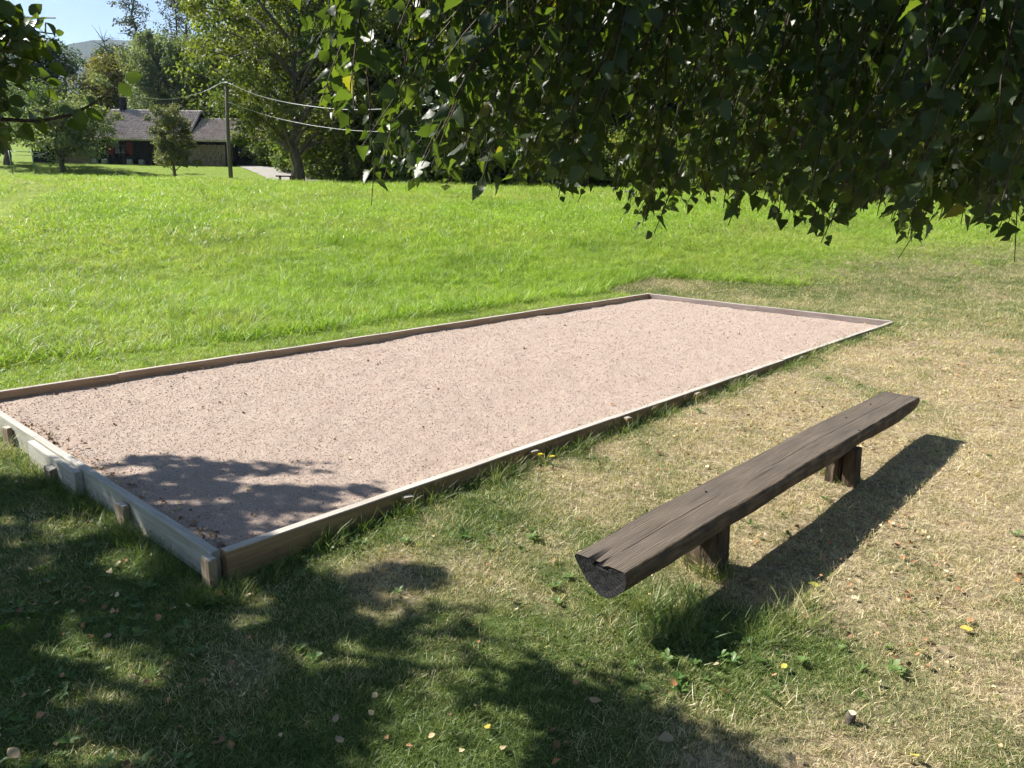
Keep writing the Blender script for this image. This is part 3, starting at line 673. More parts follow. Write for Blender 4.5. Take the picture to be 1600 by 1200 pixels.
M['l_autumn'] = leaf_mat('turning_leaf', [(0, (0.095, 0.105, 0.038)), (.6, (0.155, 0.152, 0.054)), (1, (0.240, 0.210, 0.075))], 0.4)
M['l_wood'] = leaf_mat('woodland_leaf', [(0, (0.069, 0.103, 0.032)), (.6, (0.138, 0.178, 0.048)), (1, (0.253, 0.270, 0.069))], 0.5)
M['needle'] = leaf_mat('sparse_needles', [(0, (0.036, 0.052, 0.036)), (.6, (0.065, 0.081, 0.055)), (1, (0.117, 0.124, 0.078))], .2)

def place_tree(name, meshes, px, Y, label, cat='tree', group=None, rz=0.0, s=1.0, sz=None):
    X = at(px, 300, Y)[0]; z = float(terrain(X, Y))
    e = empty(name, (X, Y, z - .02), rz, label, cat, group); e.scale = (s, s, sz or s)
    t = link(bpy.data.objects.new('trunk', meshes[0]), e); c = link(bpy.data.objects.new('crown', meshes[1]), e); return e
maple = tree_meshes('maple', 4, 17.5, 12.6, 3.5, .40, 34, 170, .25, 'spread', .085, .6, 0, 5, M['l_maple'], M['bark'], .8, tonevar=.32)
place_tree('maple_tree', maple, 466, 60, 'big broad maple with a thick grey trunk right of the tiled house', rz=.4)
apple = tree_meshes('apple', 9, 6.4, 6.8, 1.8, .22, 18, 150, .20, 'spread', .13, .75, .15, 4, M['l_apple'], M['bark'], .7)
place_tree('apple_tree', apple, 104, 67, 'round apple tree with a short trunk in front of the left end of the house')
colu = tree_meshes('young', 15, 5.2, 2.7, 1.1, .11, 22, 110, .15, 'column', .13, .9, 0, 4, M['l_olive'], M['bark'], .9)
place_tree('young_tree', colu, 275, 61, 'small olive-green young tree standing before the middle of the tiled roof')
fork = tree_meshes('old_apple', 23, 7.5, 8, 2.6, .34, 16, 120, .21, 'spread', .13, .7, .1, 4, M['l_apple'], M['bark'], .75)
place_tree('old_apple_tree', fork, 20, 71, 'old apple tree with a crooked trunk behind the green posts at far left', s=.95)
darkt = tree_meshes('dark', 31, 15, 10, 2, .35, 30, 190, .30, 'round', .12, .75, 0, 4, M['l_dark'], M['bark_dark'], .85)
place_tree('dark_tree', darkt, 84, 96, 'dark blue-green tree standing below the patch of blue sky', s=.88)
weep = tree_meshes('weeping', 37, 16, 8.0, 2.0, .28, 34, 220, .26, 'column', .10, 1.3, .6, 4, M['l_grey'], M['bark_pale'], .9, tonevar=.2)
place_tree('weeping_birch', weep, 262, 88, 'tall grey-green weeping birch rising behind the tiled roof', s=.84)
place_tree('weeping_birch', weep, 316, 93, 'second grey-green weeping birch, just left of the utility pole', rz=2.1, s=.86)
autu = tree_meshes('autumn', 41, 12, 9.5, 1.5, .28, 28, 190, .28, 'round', .12, .75, 0, 4, M['l_autumn'], M['bark_dark'], .85)
place_tree('turning_tree', autu, 200, 95, 'rusty olive tree turning autumnal above the chimney', s=.95)
lar = tree_meshes('larch', 47, 23, 7.0, 6.5, .30, 44, 26, .26, 'cone', .10, .6, .2, 4, M['needle'], M['bark_dark'], .98, dead=.25, tonevar=.2)
place_tree('sparse_larch', lar, 232, 104, 'tall sparse larch against the sky, leftmost of the tall conifers', s=1.0)
place_tree('sparse_larch', lar, 296, 116, 'tall sparse larch behind the weeping birches', rz=1.3, s=.95)
place_tree('sparse_larch', lar, 410, 110, 'tall sparse larch rising behind the big maple', rz=2.3, s=1.0)
bare = tree_meshes('bare', 53, 22, 5.5, 8, .22, 26, 6, .2, 'column', .10, .6, 0, 6, M['needle'], M['bark_dark'], .98, dead=.6)
for k, (px, Y, s_, lab) in enumerate(((182, 102, .72, 'thin leafless tree, leftmost of the bare trees on the skyline'), (312, 106, .92, 'thin leafless tree right of the sparse larches'),
                                      (326, 109, 1.0, 'bare dead tree between the larch and the utility pole top'), (348, 112, .86, 'bare slender tree directly above the utility pole'))):
    place_tree('bare_tree', bare, px, Y, lab, 'tree', 'bare trees on the skyline', k * 1.4, s_)
wood = [tree_meshes('woodA', 61, 15, 11, 1.2, .32, 30, 170, .34, 'round', .13, .75, 0, 4, M['l_wood'], M['bark_dark'], .85),
        tree_meshes('woodB', 67, 18, 10, 1.5, .34, 34, 170, .34, 'column', .12, .8, 0, 4, M['l_wood'], M['bark_dark'], .9),
        tree_meshes('woodC', 71, 13, 11, .8, .30, 28, 170, .34, 'round', .13, .8, 0, 4, M['l_dark'], M['bark_dark'], .85)]
spots = [(-90, 84, 0), (200, 150, 2), (255, 145, 0), (310, 150, 2), (360, 96, 2), (395, 88, 0), (430, 92, 1), (480, 84, 2), (530, 80, 0), (560, 72, 2), (610, 68, 1), (660, 66, 0), (720, 63, 2),
         (780, 66, 1), (840, 60, 0), (900, 63, 1), (960, 58, 2), (1020, 66, 0), (1075, 57, 1), (1140, 55, 0), (1200, 58, 2), (1265, 50, 1), (1335, 46, 0), (1410, 44, 2), (1490, 42, 1), (1570, 40, 0), (1660, 40, 2), (1780, 42, 1)]
for k, (px, Y, w_) in enumerate(spots):
    place_tree('woodland_tree', wood[w_], px, Y, 'dark leafy tree in the close wood edging the meadow', 'tree', 'wood around the meadow', k * 1.1, .85 + .3 * float(RNG.random()))
under = tree_meshes('shrub', 83, 3.4, 4.8, .1, .08, 22, 130, .20, 'spread', .16, .8, 0, 3, M['l_wood'], M['bark_dark'], .5)
for k, px in enumerate(list(range(395, 700, 42)) + list(range(700, 1300, 50)) + list(range(1300, 1750, 60))):
    Y = float(np.interp(px, [395, 520, 700, 1000, 1300, 1750], [80, 66, 58, 50, 39, 33])) + RNG.normal(0, 1)
    place_tree('edge_shrub', under, px, Y, 'low dark shrub in the hedge line at the edge of the meadow', 'shrub', 'hedge line along the wood', k * 1.9, .85 + .4 * float(RNG.random()))
pale = tree_meshes('pale_trunk', 91, 9, 4.5, 4.2, .10, 12, 90, .22, 'column', .14, .8, 0, 3, M['l_wood'], M['bark_pale'], .9)
for k, (px, Y, lab) in enumerate(((1530, 31, 'slim pale-barked young tree, left one at the right wood edge'), (1572, 32, 'slim pale-barked young tree, right one at the right wood edge'), (1388, 35, 'slim pale-barked tree behind the hanging birch leaves'))):
    place_tree('pale_sapling', pale, px, Y, lab, 'tree', 'pale saplings at the right wood edge', k * 2.0, .9)

# far hill
def far_hill():
    xs = np.linspace(-3200, 2400, 120); ys = np.linspace(620, 4300, 80); X, Y = np.meshgrid(xs, ys, indexing='ij')
    Z = 415 * np.exp(-((X + 1120) / 1250) ** 2 - ((Y - 2700) / 900) ** 2) * (1 + .12 * (fbm(X, Y, .003) - .5)) + 16 * fbm(X, Y, .011, 3) + 24
    Z += 8 * smooth(.45, .75, fbm(X, Y, .09, 2)); idx = np.arange(X.size).reshape(X.shape)
    q = np.stack([idx[:-1, :-1], idx[1:, :-1], idx[1:, 1:], idx[:-1, 1:]], -1).reshape(-1, 4)
    n = NT('distant_wooded_slope'); p_ = n.pos(); f_ = n.noise(p_, .09, 6, .75)
    n.set(n.ramp(f_, [(.35, (.022, .040, .020)), (.65, (.060, .080, .035))]), .95, .05); n.bump(f_, 1.0, 14)
    me = np_mesh('hill', np.column_stack([X.ravel(), Y.ravel(), Z.ravel()]), q, None, [n.mat], False)
    tag(link(bpy.data.objects.new('hill', me)), 'hazy wooded hill far behind the house', None, None, 'structure')
far_hill()

# ------------------------------------------------------------------ house
M['tile'] = NT('clay_tile'); n = M['tile']; r = n.noise(n.pos(), 2.4, 3, .7)
n.set(n.ramp(r, [(.3, (.34, .285, .270)), (.5, (.47, .41, .395)), (.7, (.60, .55, .53))]), .75, .35); M['tile'] = n.mat
M['house_wood'] = plain('dark_stained_boards', (.016, .014, .016), .85, .2, 3); M['chim'] = plain('sooty_chimney_render', (.035, .034, .038), .9, .1, 6)
M['red'] = plain('faded_red_shutter', (.13, .014, .012), .7, .3, 8, .3); M['glass'] = plain('dark_window_glass', (.010, .012, .016), .12, .5)
M['log_end'] = plain('split_firewood_ends', (.30, .235, .18), .9, .1, 5, .3); M['block'] = plain('pale_stone_block', (.30, .31, .30), .9, .1, 5)
HY = 75.0
hL, hR = at(60, 250, HY), at(362, 254, HY)
hz = float(terrain((hL[0] + hR[0]) / 2, HY)) - .12; hz_l = hz
house = empty('house', (hL[0], HY, hz), -.02, 'long low dark timber house with a grey tiled roof and sooty chimney', 'house')
kpx = HY / F_PX * 1.005
def hx(px): return (px - 60) * kpx
EAVE, RIDGE1, RIDGE2, DEP = 2.25, 5.15, 4.45, 3.5
mb = MB(); mb.box((hx(228), 3.0, .95), (hx(352) - hx(104), 5.6, 2.7)).build('wall', M['house_wood'], house)
mb = MB()
for x in np.arange(hx(146), hx(284), .24): mb.box((x, .18, 1.15), (.20, .05, 2.3), jitter=.004)
o = mb.build('wall_boards', M['house_wood'], house); o['kind'] = 'stuff'
MB().box((hx(75), 2.2, .85), (hx(104) - hx(50), 3.6, 2.1)).build('shed_wall', M['house_wood'], house)
MB().box((hx(77), 1.6, 2.05), (hx(108) - hx(44), 4.4, .12), rot=np.array(Matrix.Rotation(.16, 3, 'X'))).build('shed_roof', M['house_wood'], house)
for (x0, x1) in ((345, 352),):
    MB().box((hx(348.5) + .1, .1, 1.1), (hx(358) - hx(346), .5, 2.3)).build('end_wall', M['house_wood'], house)
def roof(x0, x1, ridge, nm):
    r = empty.__wrapped__ if False else None
    base = MB(); th = .10
    yb = 3.1
    sl = math.atan2(ridge - EAVE, yb + .55); Ln = math.hypot(ridge - EAVE, yb + .55)
    base.add([(x0, -.5, EAVE - .12), (x1, -.5, EAVE - .12), (x1, yb, ridge - .10), (x0, yb, ridge - .10), (x0, 2*yb + .55, EAVE - .12), (x1, 2*yb + .55, EAVE - .12),
              (x0, -.5, EAVE - .02), (x1, -.5, EAVE - .02), (x1, yb, ridge), (x0, yb, ridge), (x0, 2*yb + .55, EAVE - .02), (x1, 2*yb + .55, EAVE - .02)],
             [(0, 3, 2, 1), (3, 4, 5, 2), (6, 7, 8, 9), (9, 8, 11, 10), (0, 1, 7, 6), (4, 10, 11, 5), (0, 6, 9, 3), (1, 2, 8, 7), (3, 9, 10, 4), (2, 5, 11, 8)])
    ro = base.build('roof', M['house_wood'], house); ro['label'] = nm
    nrow = int(Ln / .30); ncol = int((x1 - x0) / .235); mbt = MB(); dx = (x1 - x0) / ncol
    prof = [(-.5, .0), (-.28, .09), (0, .125), (.25, .085), (.5, .012)]
    pv = []
    for i in range(nrow + 1):
        for j in range(ncol):
            s0 = i * Ln / (nrow + 1); s1 = s0 + Ln / (nrow + 1) * 1.12; lift0, lift1 = .12, .02; ox = x0 + (j + .5) * dx; jt = RNG.normal(0, .006)
            for s_, lf in ((s0, lift0), (s1, lift1)):
                for (u, h_) in prof:
                    hh = h_ + lf + jt; pv.append((ox + u * dx, -.53 + s_ * math.cos(sl) - hh * math.sin(sl), EAVE + s_ * math.sin(sl) + hh * math.cos(sl) + .01))
            for (u, h_) in prof:
                pv.append((ox + u * dx, -.53 + s0 * math.cos(sl), EAVE + s0 * math.sin(sl) + .012))
    pv = np.array(pv); nt = (nrow + 1) * ncol
    q = [(k, k+1, k+6, k+5) for k in range(4)] + [(10+k, 11+k, k+1, k) for k in range(4)]
    f = (np.array(q)[None] + (np.arange(nt) * 15)[:, None, None]).reshape(-1, 4)
    me = np_mesh('roof_tiles', pv, f, None, [M['tile']], False); o = link(bpy.data.objects.new('roof_tiles', me), ro); o['kind'] = 'stuff'
    rc = MB(); k = int((x1 - x0) / .4)
    for j in range(k):
        a = x0 + j * (x1 - x0) / k; rc.tube([(a, yb, ridge + .02), (a + (x1 - x0) / k * 1.05, yb, ridge + .04)], [.12, .135], 8)
    rc.build('ridge_cap', M['tile'], ro)
roof(hx(152), hx(292), RIDGE1, 'taller left tiled roof with the chimney'); roof(hx(292), hx(365), RIDGE2, 'lower right tiled roof')
c_ = MB(); c_.box((hx(171.5), 3.05, RIDGE1 + .35), (.46, .55, 1.6)); c_.box((hx(171.5), 3.05, RIDGE1 + 1.18), (.56, .65, .09)); c_.build('chimney', M['chim'], house)
for (a, b_) in ((166, 175), (195, 202.5)):
    s_ = MB(); s_.box((hx((a + b_) / 2), .12, 1.62), (hx(b_) - hx(a), .05, 1.15)); 
    for dz in (-.38, .38): s_.box((hx((a + b_) / 2), .085, 1.62 + dz), ((hx(b_) - hx(a)) * .92, .03, .12))
    s_.build('shutter', M['red'], house)
w = MB(); w.box((hx(185), .16, 1.62), (1.15, .04, 1.05)); wo = w.build('window', M['glass'], house)
w = MB()
for dx_ in (-.58, 0, .58): w.box((hx(185) + dx_, .12, 1.62), (.07, .06, 1.12))
for dz in (-.53, 0, .53): w.box((hx(185), .118, 1.62 + dz), (1.2, .055, .06))
w.build('window_frame', M['house_wood'], wo)
def firewood(name, x0, x1, h, label):
    o = empty(name, (hL[0] + (x0 + x1) / 2, HY - .12, hz), 0, label, 'firewood', None); mb = MB(); rng = np.random.default_rng(int(x0 * 10) + 100)
    W_ = x1 - x0; z = .08; row = 0
    while z < h:
        x = -W_/2 + (.07 if row % 2 else .14)
        while x < W_/2:
            r_ = .075 + .04 * rng.random(); k = rng.integers(4, 7); a0 = rng.random() * 6.28; d = rng.normal(0, .04)
            a = a0 + np.arange(k) * 6.283/k; ring = np.column_stack([x + r_ * np.cos(a), np.zeros(k), z + r_ * np.sin(a)])
            v = np.vstack([ring + [0, d - .25, 0], ring + [0, .3, 0]]); mb.add(v, [tuple(range(k))] + [(j, j+k, (j+1) % k + k, (j+1) % k) for j in range(k)]); x += r_ * 1.95
        z += .155; row += 1
    p_ = mb.build('logs', M['log_end'], o); p_['kind'] = 'stuff'
firewood('firewood_stack', hx(286), hx(345), 1.95, 'pale split firewood stacked under the lower right roof of the house')
firewood('firewood_stack', hx(89), hx(145), 1.75, 'brownish split firewood stacked behind the apple tree by the house')
for px, lab in ((149, 'pale block at the house wall, leftmost of the five blocks'), (164, 'pale block below the left red shutter'), (201.5, 'pale block below the right red shutter'), (219, 'pale block standing right of the red shutters'), (248.5, 'narrow pale block, rightmost of the five blocks by the wall')):
    b_ = MB().bevbox((.44 if px < 240 else .26, .36, .5), .05, 0, .008, 2).build('stone_block', M['block']); b_.location = (hL[0] + hx(px), HY - .55, float(terrain(hL[0] + hx(px), HY - .55)) + .24)
    tag(b_, lab, 'block', 'blocks along the house wall')

# utility pole, wires, posts, far bench, sculpture, path
PY = 52.0; pp = at(361, 282, PY); pz = float(terrain(pp[0], PY)); ptop = at(353.5, 128, PY)
M['pole'] = bark_mat('grey_pole_timber', (.07, .06, .05), (.16, .14, .12), (20, 20, 1)); M['wire'] = plain('pale_cable', (.55, .55, .54), .4, .5); M['white_cer'] = plain('white_ceramic', (.7, .7, .68), .3, .5)
pole = empty('utility_pole', (pp[0], PY, pz), 0, 'slim wooden utility pole in front of the house roof', 'utility pole')
MB().tube([(0, 0, -.4), (.02, 0, 3.5), (ptop[0] - pp[0], 0, ptop[2] - pz)], [.14, .12, .09], 10).build('post', M['pole'], pole, True)
MB().tube([(ptop[0]-pp[0]-.25, -.05, ptop[2]-pz-.05), (ptop[0]-pp[0]+.12, -.14, ptop[2]-pz-.05)], [.05, .05], 6).build('insulator', M['white_cer'], pole)
def wire(pts, label, r_=.028):
    t = np.linspace(0, 1, len(pts)); tt = np.linspace(0, 1, 40); P_ = np.column_stack([np.interp(tt, t, np.array(pts)[:, i]) for i in range(3)])
    for _ in range(3): P_[1:-1] = (P_[:-2] + P_[1:-1] * 2 + P_[2:]) / 4
    tag(MB().tube(P_, r_, 5).build('overhead_wire', M['wire'], None, True), label, 'wire', 'overhead wires at the utility pole')
ax_ = np.array([ptop[0] - .25, PY - .1, ptop[2] - .05])
wire([ax_, at(320, 143, 57), at(290, 152, 54), at(255, 156, 51), at(215, 151, 47), at(180, 137, 43), at(145, 114, 39), at(60, 45, 33), at(-40, -50, 28)], 'sagging overhead wire running left from the utility pole', .017)
wire([np.array([ptop[0] + .1, PY - .12, ptop[2] - .05]), at(400, 149, 51), at(450, 161, 50), at(500, 168, 48), at(545, 172, 46), at(620, 170, 44), at(760, 150, 40), at(1000, 60, 34), at(1150, -60, 30)], 'upper overhead wire running right from the pole top', .014)
wire([np.array([at(358, 160, PY)[0], PY - .14, at(358, 160, PY)[2]]), at(420, 182, 51), at(480, 195, 49), at(545, 204, 46), at(620, 207, 44), at(760, 200, 40), at(1000, 140, 34), at(1250, -60, 28)], 'lower overhead wire running right from the pole', .011)
M['green_paint'] = plain('green_painted_steel', (.10, .17, .13), .5, .4)
def on_ground(px, Y): X = at(px, 280, Y)[0]; return np.array([X, Y, float(terrain(X, Y))])
PYY = 62.0; q1, q2 = on_ground(22, PYY), on_ground(57, PYY)
cf = empty('clothes_frame', q1, 0, 'pair of thin green steel posts joined by bars at far left', 'clothes frame')
d2 = q2 - q1; kk = PYY / F_PX
MB().tube([(0, 0, -.2), (-.12, 0, 38 * kk)], .045, 8).build('post', M['green_paint'], cf, True)
MB().tube([d2 + [0, 0, -.2], d2 + [-.12, 0, 42 * kk]], .045, 8).build('post', M['green_paint'], cf, True)
MB().tube([(-.12, 0, 36.5 * kk), d2 + [-.12, 0, 36 * kk]], .025, 6).build('crossbar', M['green_paint'], cf, True)
MB().tube([(-.12, 0, 31.5 * kk), d2 + [-.12, 0, 31 * kk]], .018, 6).build('crossbar', M['green_paint'], cf, True)
for s_ in (36, 31, 28): MB().tube([d2 + [-.12, 0, s_ * kk], d2 + [.62, .5, 34 * kk]], .014, 5).build('stay', M['wire'], cf)
for px, lab in ((37, 'short thin stake between the two green posts'), (71, 'short thin stake right of the green posts')):
    p_ = on_ground(px, 61.0); o = MB().tube([(0, 0, -.1), (.01, 0, .2), (.0, .02, .42)], [.03, .026, .02], 6).build('ground_stake', M['pole']); o.location = p_; tag(o, lab, 'stake')
fb = on_ground(446, 55.0); fbo = empty('far_bench', fb, .1, 'small dark plank bench beside the big maple trunk', 'bench'); M['farwood'] = plain('dark_reddish_wood', (.075, .040, .028), .8, .2, 6)
MB().bevbox((1.25, .36, .09), .015, 0, .003, 4).build('seat', M['farwood'], fbo).location = (0, 0, .44)
for x_ in (-.36, .36): MB().box((x_, 0, .19), (.14, .28, .42), taper=(.8, .9)).build('leg', M['farwood'], fbo)
sc_ = on_ground(534, 63.0); kk = 63 / F_PX; M['pale_wood'] = plain('pale_bleached_wood', (.36, .34, .30), .8, .2, 9)
so = empty('curved_sculpture', sc_, 0, 'pale curved branch-like form with a small ring in the wood shade', 'sculpture')
a = np.linspace(0, 6.283, 14); MB().tube(np.column_stack([2*kk + 3*kk*np.cos(a), 0*a, 14*kk + 3*kk*np.sin(a)]), .05, 6).build('ring', M['pale_wood'], so, True)
MB().tube([(-14*kk, 0, 3*kk), (-8*kk, 0, 4.5*kk), (-3*kk, 0, 9*kk), (0, 0, 11*kk)], [.05, .06, .06, .05], 6).build('arm', M['pale_wood'], so, True)
MB().tube([(4*kk, 0, 12*kk), (5*kk, 0, 6*kk), (5*kk, 0, -.2)], .05, 6).build('arm', M['pale_wood'], so, True)
n = NT('pale_gravel_path'); f_ = n.noise(n.pos(), 7, 5, .7); n.set(n.ramp(f_, [(.3, (.24, .22, .21)), (.7, (.36, .34, .32))]), .95, .1); M['path'] = n.mat
def path_sheet():
    cl_ = np.array([at(px, 280, yy)[:2] for px, yy in ((372, 79), (405, 74), (432, 69), (458, 64), (500, 60.5), (545, 58.5), (600, 57.5), (680, 57))])
    tt = np.linspace(0, 1, 50); t = np.linspace(0, 1, len(cl_)); C_ = np.column_stack([np.interp(tt, t, cl_[:, i]) for i in range(2)])
    for _ in range(4): C_[1:-1] = (C_[:-2] + 2*C_[1:-1] + C_[2:]) / 4
    T_ = np.gradient(C_, axis=0); T_ /= np.linalg.norm(T_, axis=1)[:, None]; N_ = np.column_stack([-T_[:, 1], T_[:, 0]]); wd = np.interp(tt, [0, .4, .6, 1], [1.6, 1.7, 1.2, .5])
    rows = []
    for k in np.linspace(-1, 1, 7):
        p_ = C_ + N_ * (wd * k * (1 + .2 * (fbm(tt * 30, k + tt * 0, 1) - .5)))[:, None]; rows.append(np.column_stack([p_, terrain(p_[:, 0], p_[:, 1]) + .05 - .03 * k * k]))
    V_ = np.vstack(rows); idx = np.arange(7 * 50).reshape(7, 50); q = np.stack([idx[:-1, :-1], idx[:-1, 1:], idx[1:, 1:], idx[1:, :-1]], -1).reshape(-1, 4)[:, ::-1]
    tag(link(bpy.data.objects.new('path', np_mesh('path', V_, q, None, [M['path']], True))), 'pale gravel path curving past the maple to the house', None, None, 'structure')
path_sheet()

# ------------------------------------------------------------------ near trees: birch on the right, fruit tree on the left
def birch_leaf():
    w = [(0, .03), (.07, .26), (.16, .40), (.25, .36), (.33, .39), (.43, .30), (.50, .31), (.60, .21), (.67, .215), (.78, .11), (.84, .11), (1.0, 0)]
    mid = [(t, 0) for t, _ in w]; vs = []; fs = []; nn = len(w)
    for t, ww in w: vs.append((0, t, -.10 * t * t))
    for sgn in (1, -1):
        for t, ww in w: vs.append((sgn * ww, t - .03, .16 * ww - .10 * t * t + .02 * math.sin(9 * t)))
    for k, sgn in ((1, 1), (2, -1)):
        o_ = k * nn
        for i in range(nn - 1):
            q = [(i, o_ + i, o_ + i + 1), (i, o_ + i + 1, i + 1)]
            fs += q if sgn > 0 else [t_[::-1] for t_ in q]
    vs.append((.012, -.35, .05)); vs.append((-.012, -.35, .05)); b_ = len(vs); vs += [(.012, 0.02, 0), (-.012, 0.02, 0)]
    fs += [(b_-2, b_, b_+1), (b_-2, b_+1, b_-1)]
    return np.array(vs, float) , np.array(fs)
def oval_leaf():
    w = [(0, .0), (.12, .20), (.32, .33), (.55, .34), (.78, .21), (.92, .08), (1.0, 0)]; nn = len(w); vs = []; fs = []
    for t, ww in w: vs.append((0, t, -.16 * t * t))
    for sgn in (1, -1):
        for t, ww in w: vs.append((sgn * ww, t, .30 * ww - .16 * t * t))
    for k, sgn in ((1, 1), (2, -1)):
        for i in range(nn - 1):
            q = [(i, k*nn + i, k*nn + i + 1), (i, k*nn + i + 1, i + 1)]; fs += q if sgn > 0 else [t_[::-1] for t_ in q]
    return np.array(vs, float), np.array(fs)
BIRCH, OVAL = birch_leaf(), oval_leaf()
SHADE = [np.array(p_, float) for p_ in (
    [(-500, 742), (60, 740), (118, 738), (160, 752), (330, 882), (430, 872), (475, 885), (500, 912), (560, 925), (600, 892), (680, 888), (730, 918), (860, 948), (850, 966), (770, 976), (900, 1002), (960, 1034), (980, 1095), (1015, 1135), (1065, 1175), (1120, 1215), (1190, 1420), (-700, 1420)],
    [(140, 742), (215, 712), (300, 714), (420, 727), (505, 722), (508, 737), (410, 742), (330, 748), (420, 762), (520, 762), (610, 756), (590, 785), (520, 800), (440, 842), (345, 860), (330, 880), (160, 752)])]
HOLES = [(90, 826, 48, 14), (200, 882, 60, 26), (95, 1020, 58, 17), (98, 1095, 24, 18), (15, 815, 22, 10), (640, 1126, 52, 26), (702, 1142, 34, 30), (440, 1020, 26, 12), (500, 1046, 32, 12), (285, 788, 46, 7), (445, 812, 24, 8),
         (820, 1000, 70, 12), (620, 960, 60, 14), (560, 1080, 30, 12), (330, 1150, 40, 14), (870, 1085, 34, 16), (180, 955, 26, 9), (420, 940, 30, 10)]
def ground_px(p_):                                       # where the shadow of a point falls, in photo pixels
    p_ = np.atleast_2d(p_); gx, gy, gz = p_[:, 0].copy(), p_[:, 1].copy(), np.full(len(p_), -.17)
    for _ in range(3):
        hgt = p_[:, 2] - gz; gx = p_[:, 0] + SHIFT[0] * hgt; gy = p_[:, 1] + SHIFT[1] * hgt; a_, b_ = uv(gx, gy)
        gz = np.where((a_ > 0) & (a_ < LU) & (b_ > 0) & (b_ < LV), -.075, terrain(gx, gy))
    return proj(np.column_stack([gx, gy, gz])), gx, gy
def shadow_ok(p_, mar=0.0):
    q, gx, gy = ground_px(p_); x, y = q[:, 0], q[:, 1]
    off = ~np.isfinite(x) | (x < -30) | (x > 1612 - mar) | (y > 1212)
    qj = np.column_stack([x + 150 * (fbm(gx, gy, 3.1, 3) - .5), y + 70 * (fbm(gx + 9, gy, 3.1, 3) - .5)])
    sh = inside(SHADE[0], qj) | inside(SHADE[1], q[:, :2])
    for hx_, hy_, rx, ry in HOLES: sh &= ((x - hx_) / rx) ** 2 + ((y - hy_) / ry) ** 2 > 1
    sh &= ~((x > -100) & (fbm(gx, gy, 4.6, 2) > .645) & (~inside(SHADE[1], q[:, :2]) | (fbm(gx, gy, 4.6, 2) > .70)))
    return off | sh
def in_view(p_, mar=0):
    q = proj(p_); return np.isfinite(q[:, 0]) & (q[:, 0] > -mar) & (q[:, 0] < 1600 + mar) & (q[:, 1] > -mar) & (q[:, 1] < 1200 + mar)

def bez(p0, p1, p2, k):
    t = np.linspace(0, 1, k)[:, None]; return (1-t)**2 * p0 + 2*t*(1-t) * p1 + t*t * p2
def leafy(twigs, rng, spacing, size, axis_down, start=.25, sizevar=.45):
    """twigs: list of polylines; returns leaf positions, axes, normals, sizes"""
    P_, A_, N_, S_ = [], [], [], []
    for tw in twigs:
        seg = np.linalg.norm(np.diff(tw, axis=0), axis=1); L = seg.sum(); cum = np.concatenate([[0], seg.cumsum()])
        s = L * start + spacing * rng.random()
        while s < L:
            i = min(np.searchsorted(cum, s) - 1, len(seg) - 1); i = max(i, 0); p_ = tw[i] + (tw[i+1] - tw[i]) * ((s - cum[i]) / (seg[i] + 1e-9)); d = (tw[i+1] - tw[i]) / (seg[i] + 1e-9)
            out = rng.normal(size=3); out -= d * (out @ d); out /= np.linalg.norm(out) + 1e-9
            ax = out * .8 + d * .35 + np.array([0, 0, -axis_down]) + rng.normal(0, .22, 3); ax /= np.linalg.norm(ax)
            P_.append(p_ + ax * size * .32); A_.append(ax); N_.append(rng.normal(size=3) * .75 + out * .5 + np.array([0, 0, .45])); S_.append(size * (1 - sizevar/2 + sizevar * rng.random()) * (.75 + .35 * min(1, (L - s) / .1))); s += spacing * (.55 + .9 * rng.random())
    return np.array(P_), np.array(A_), np.array(N_), np.array(S_)
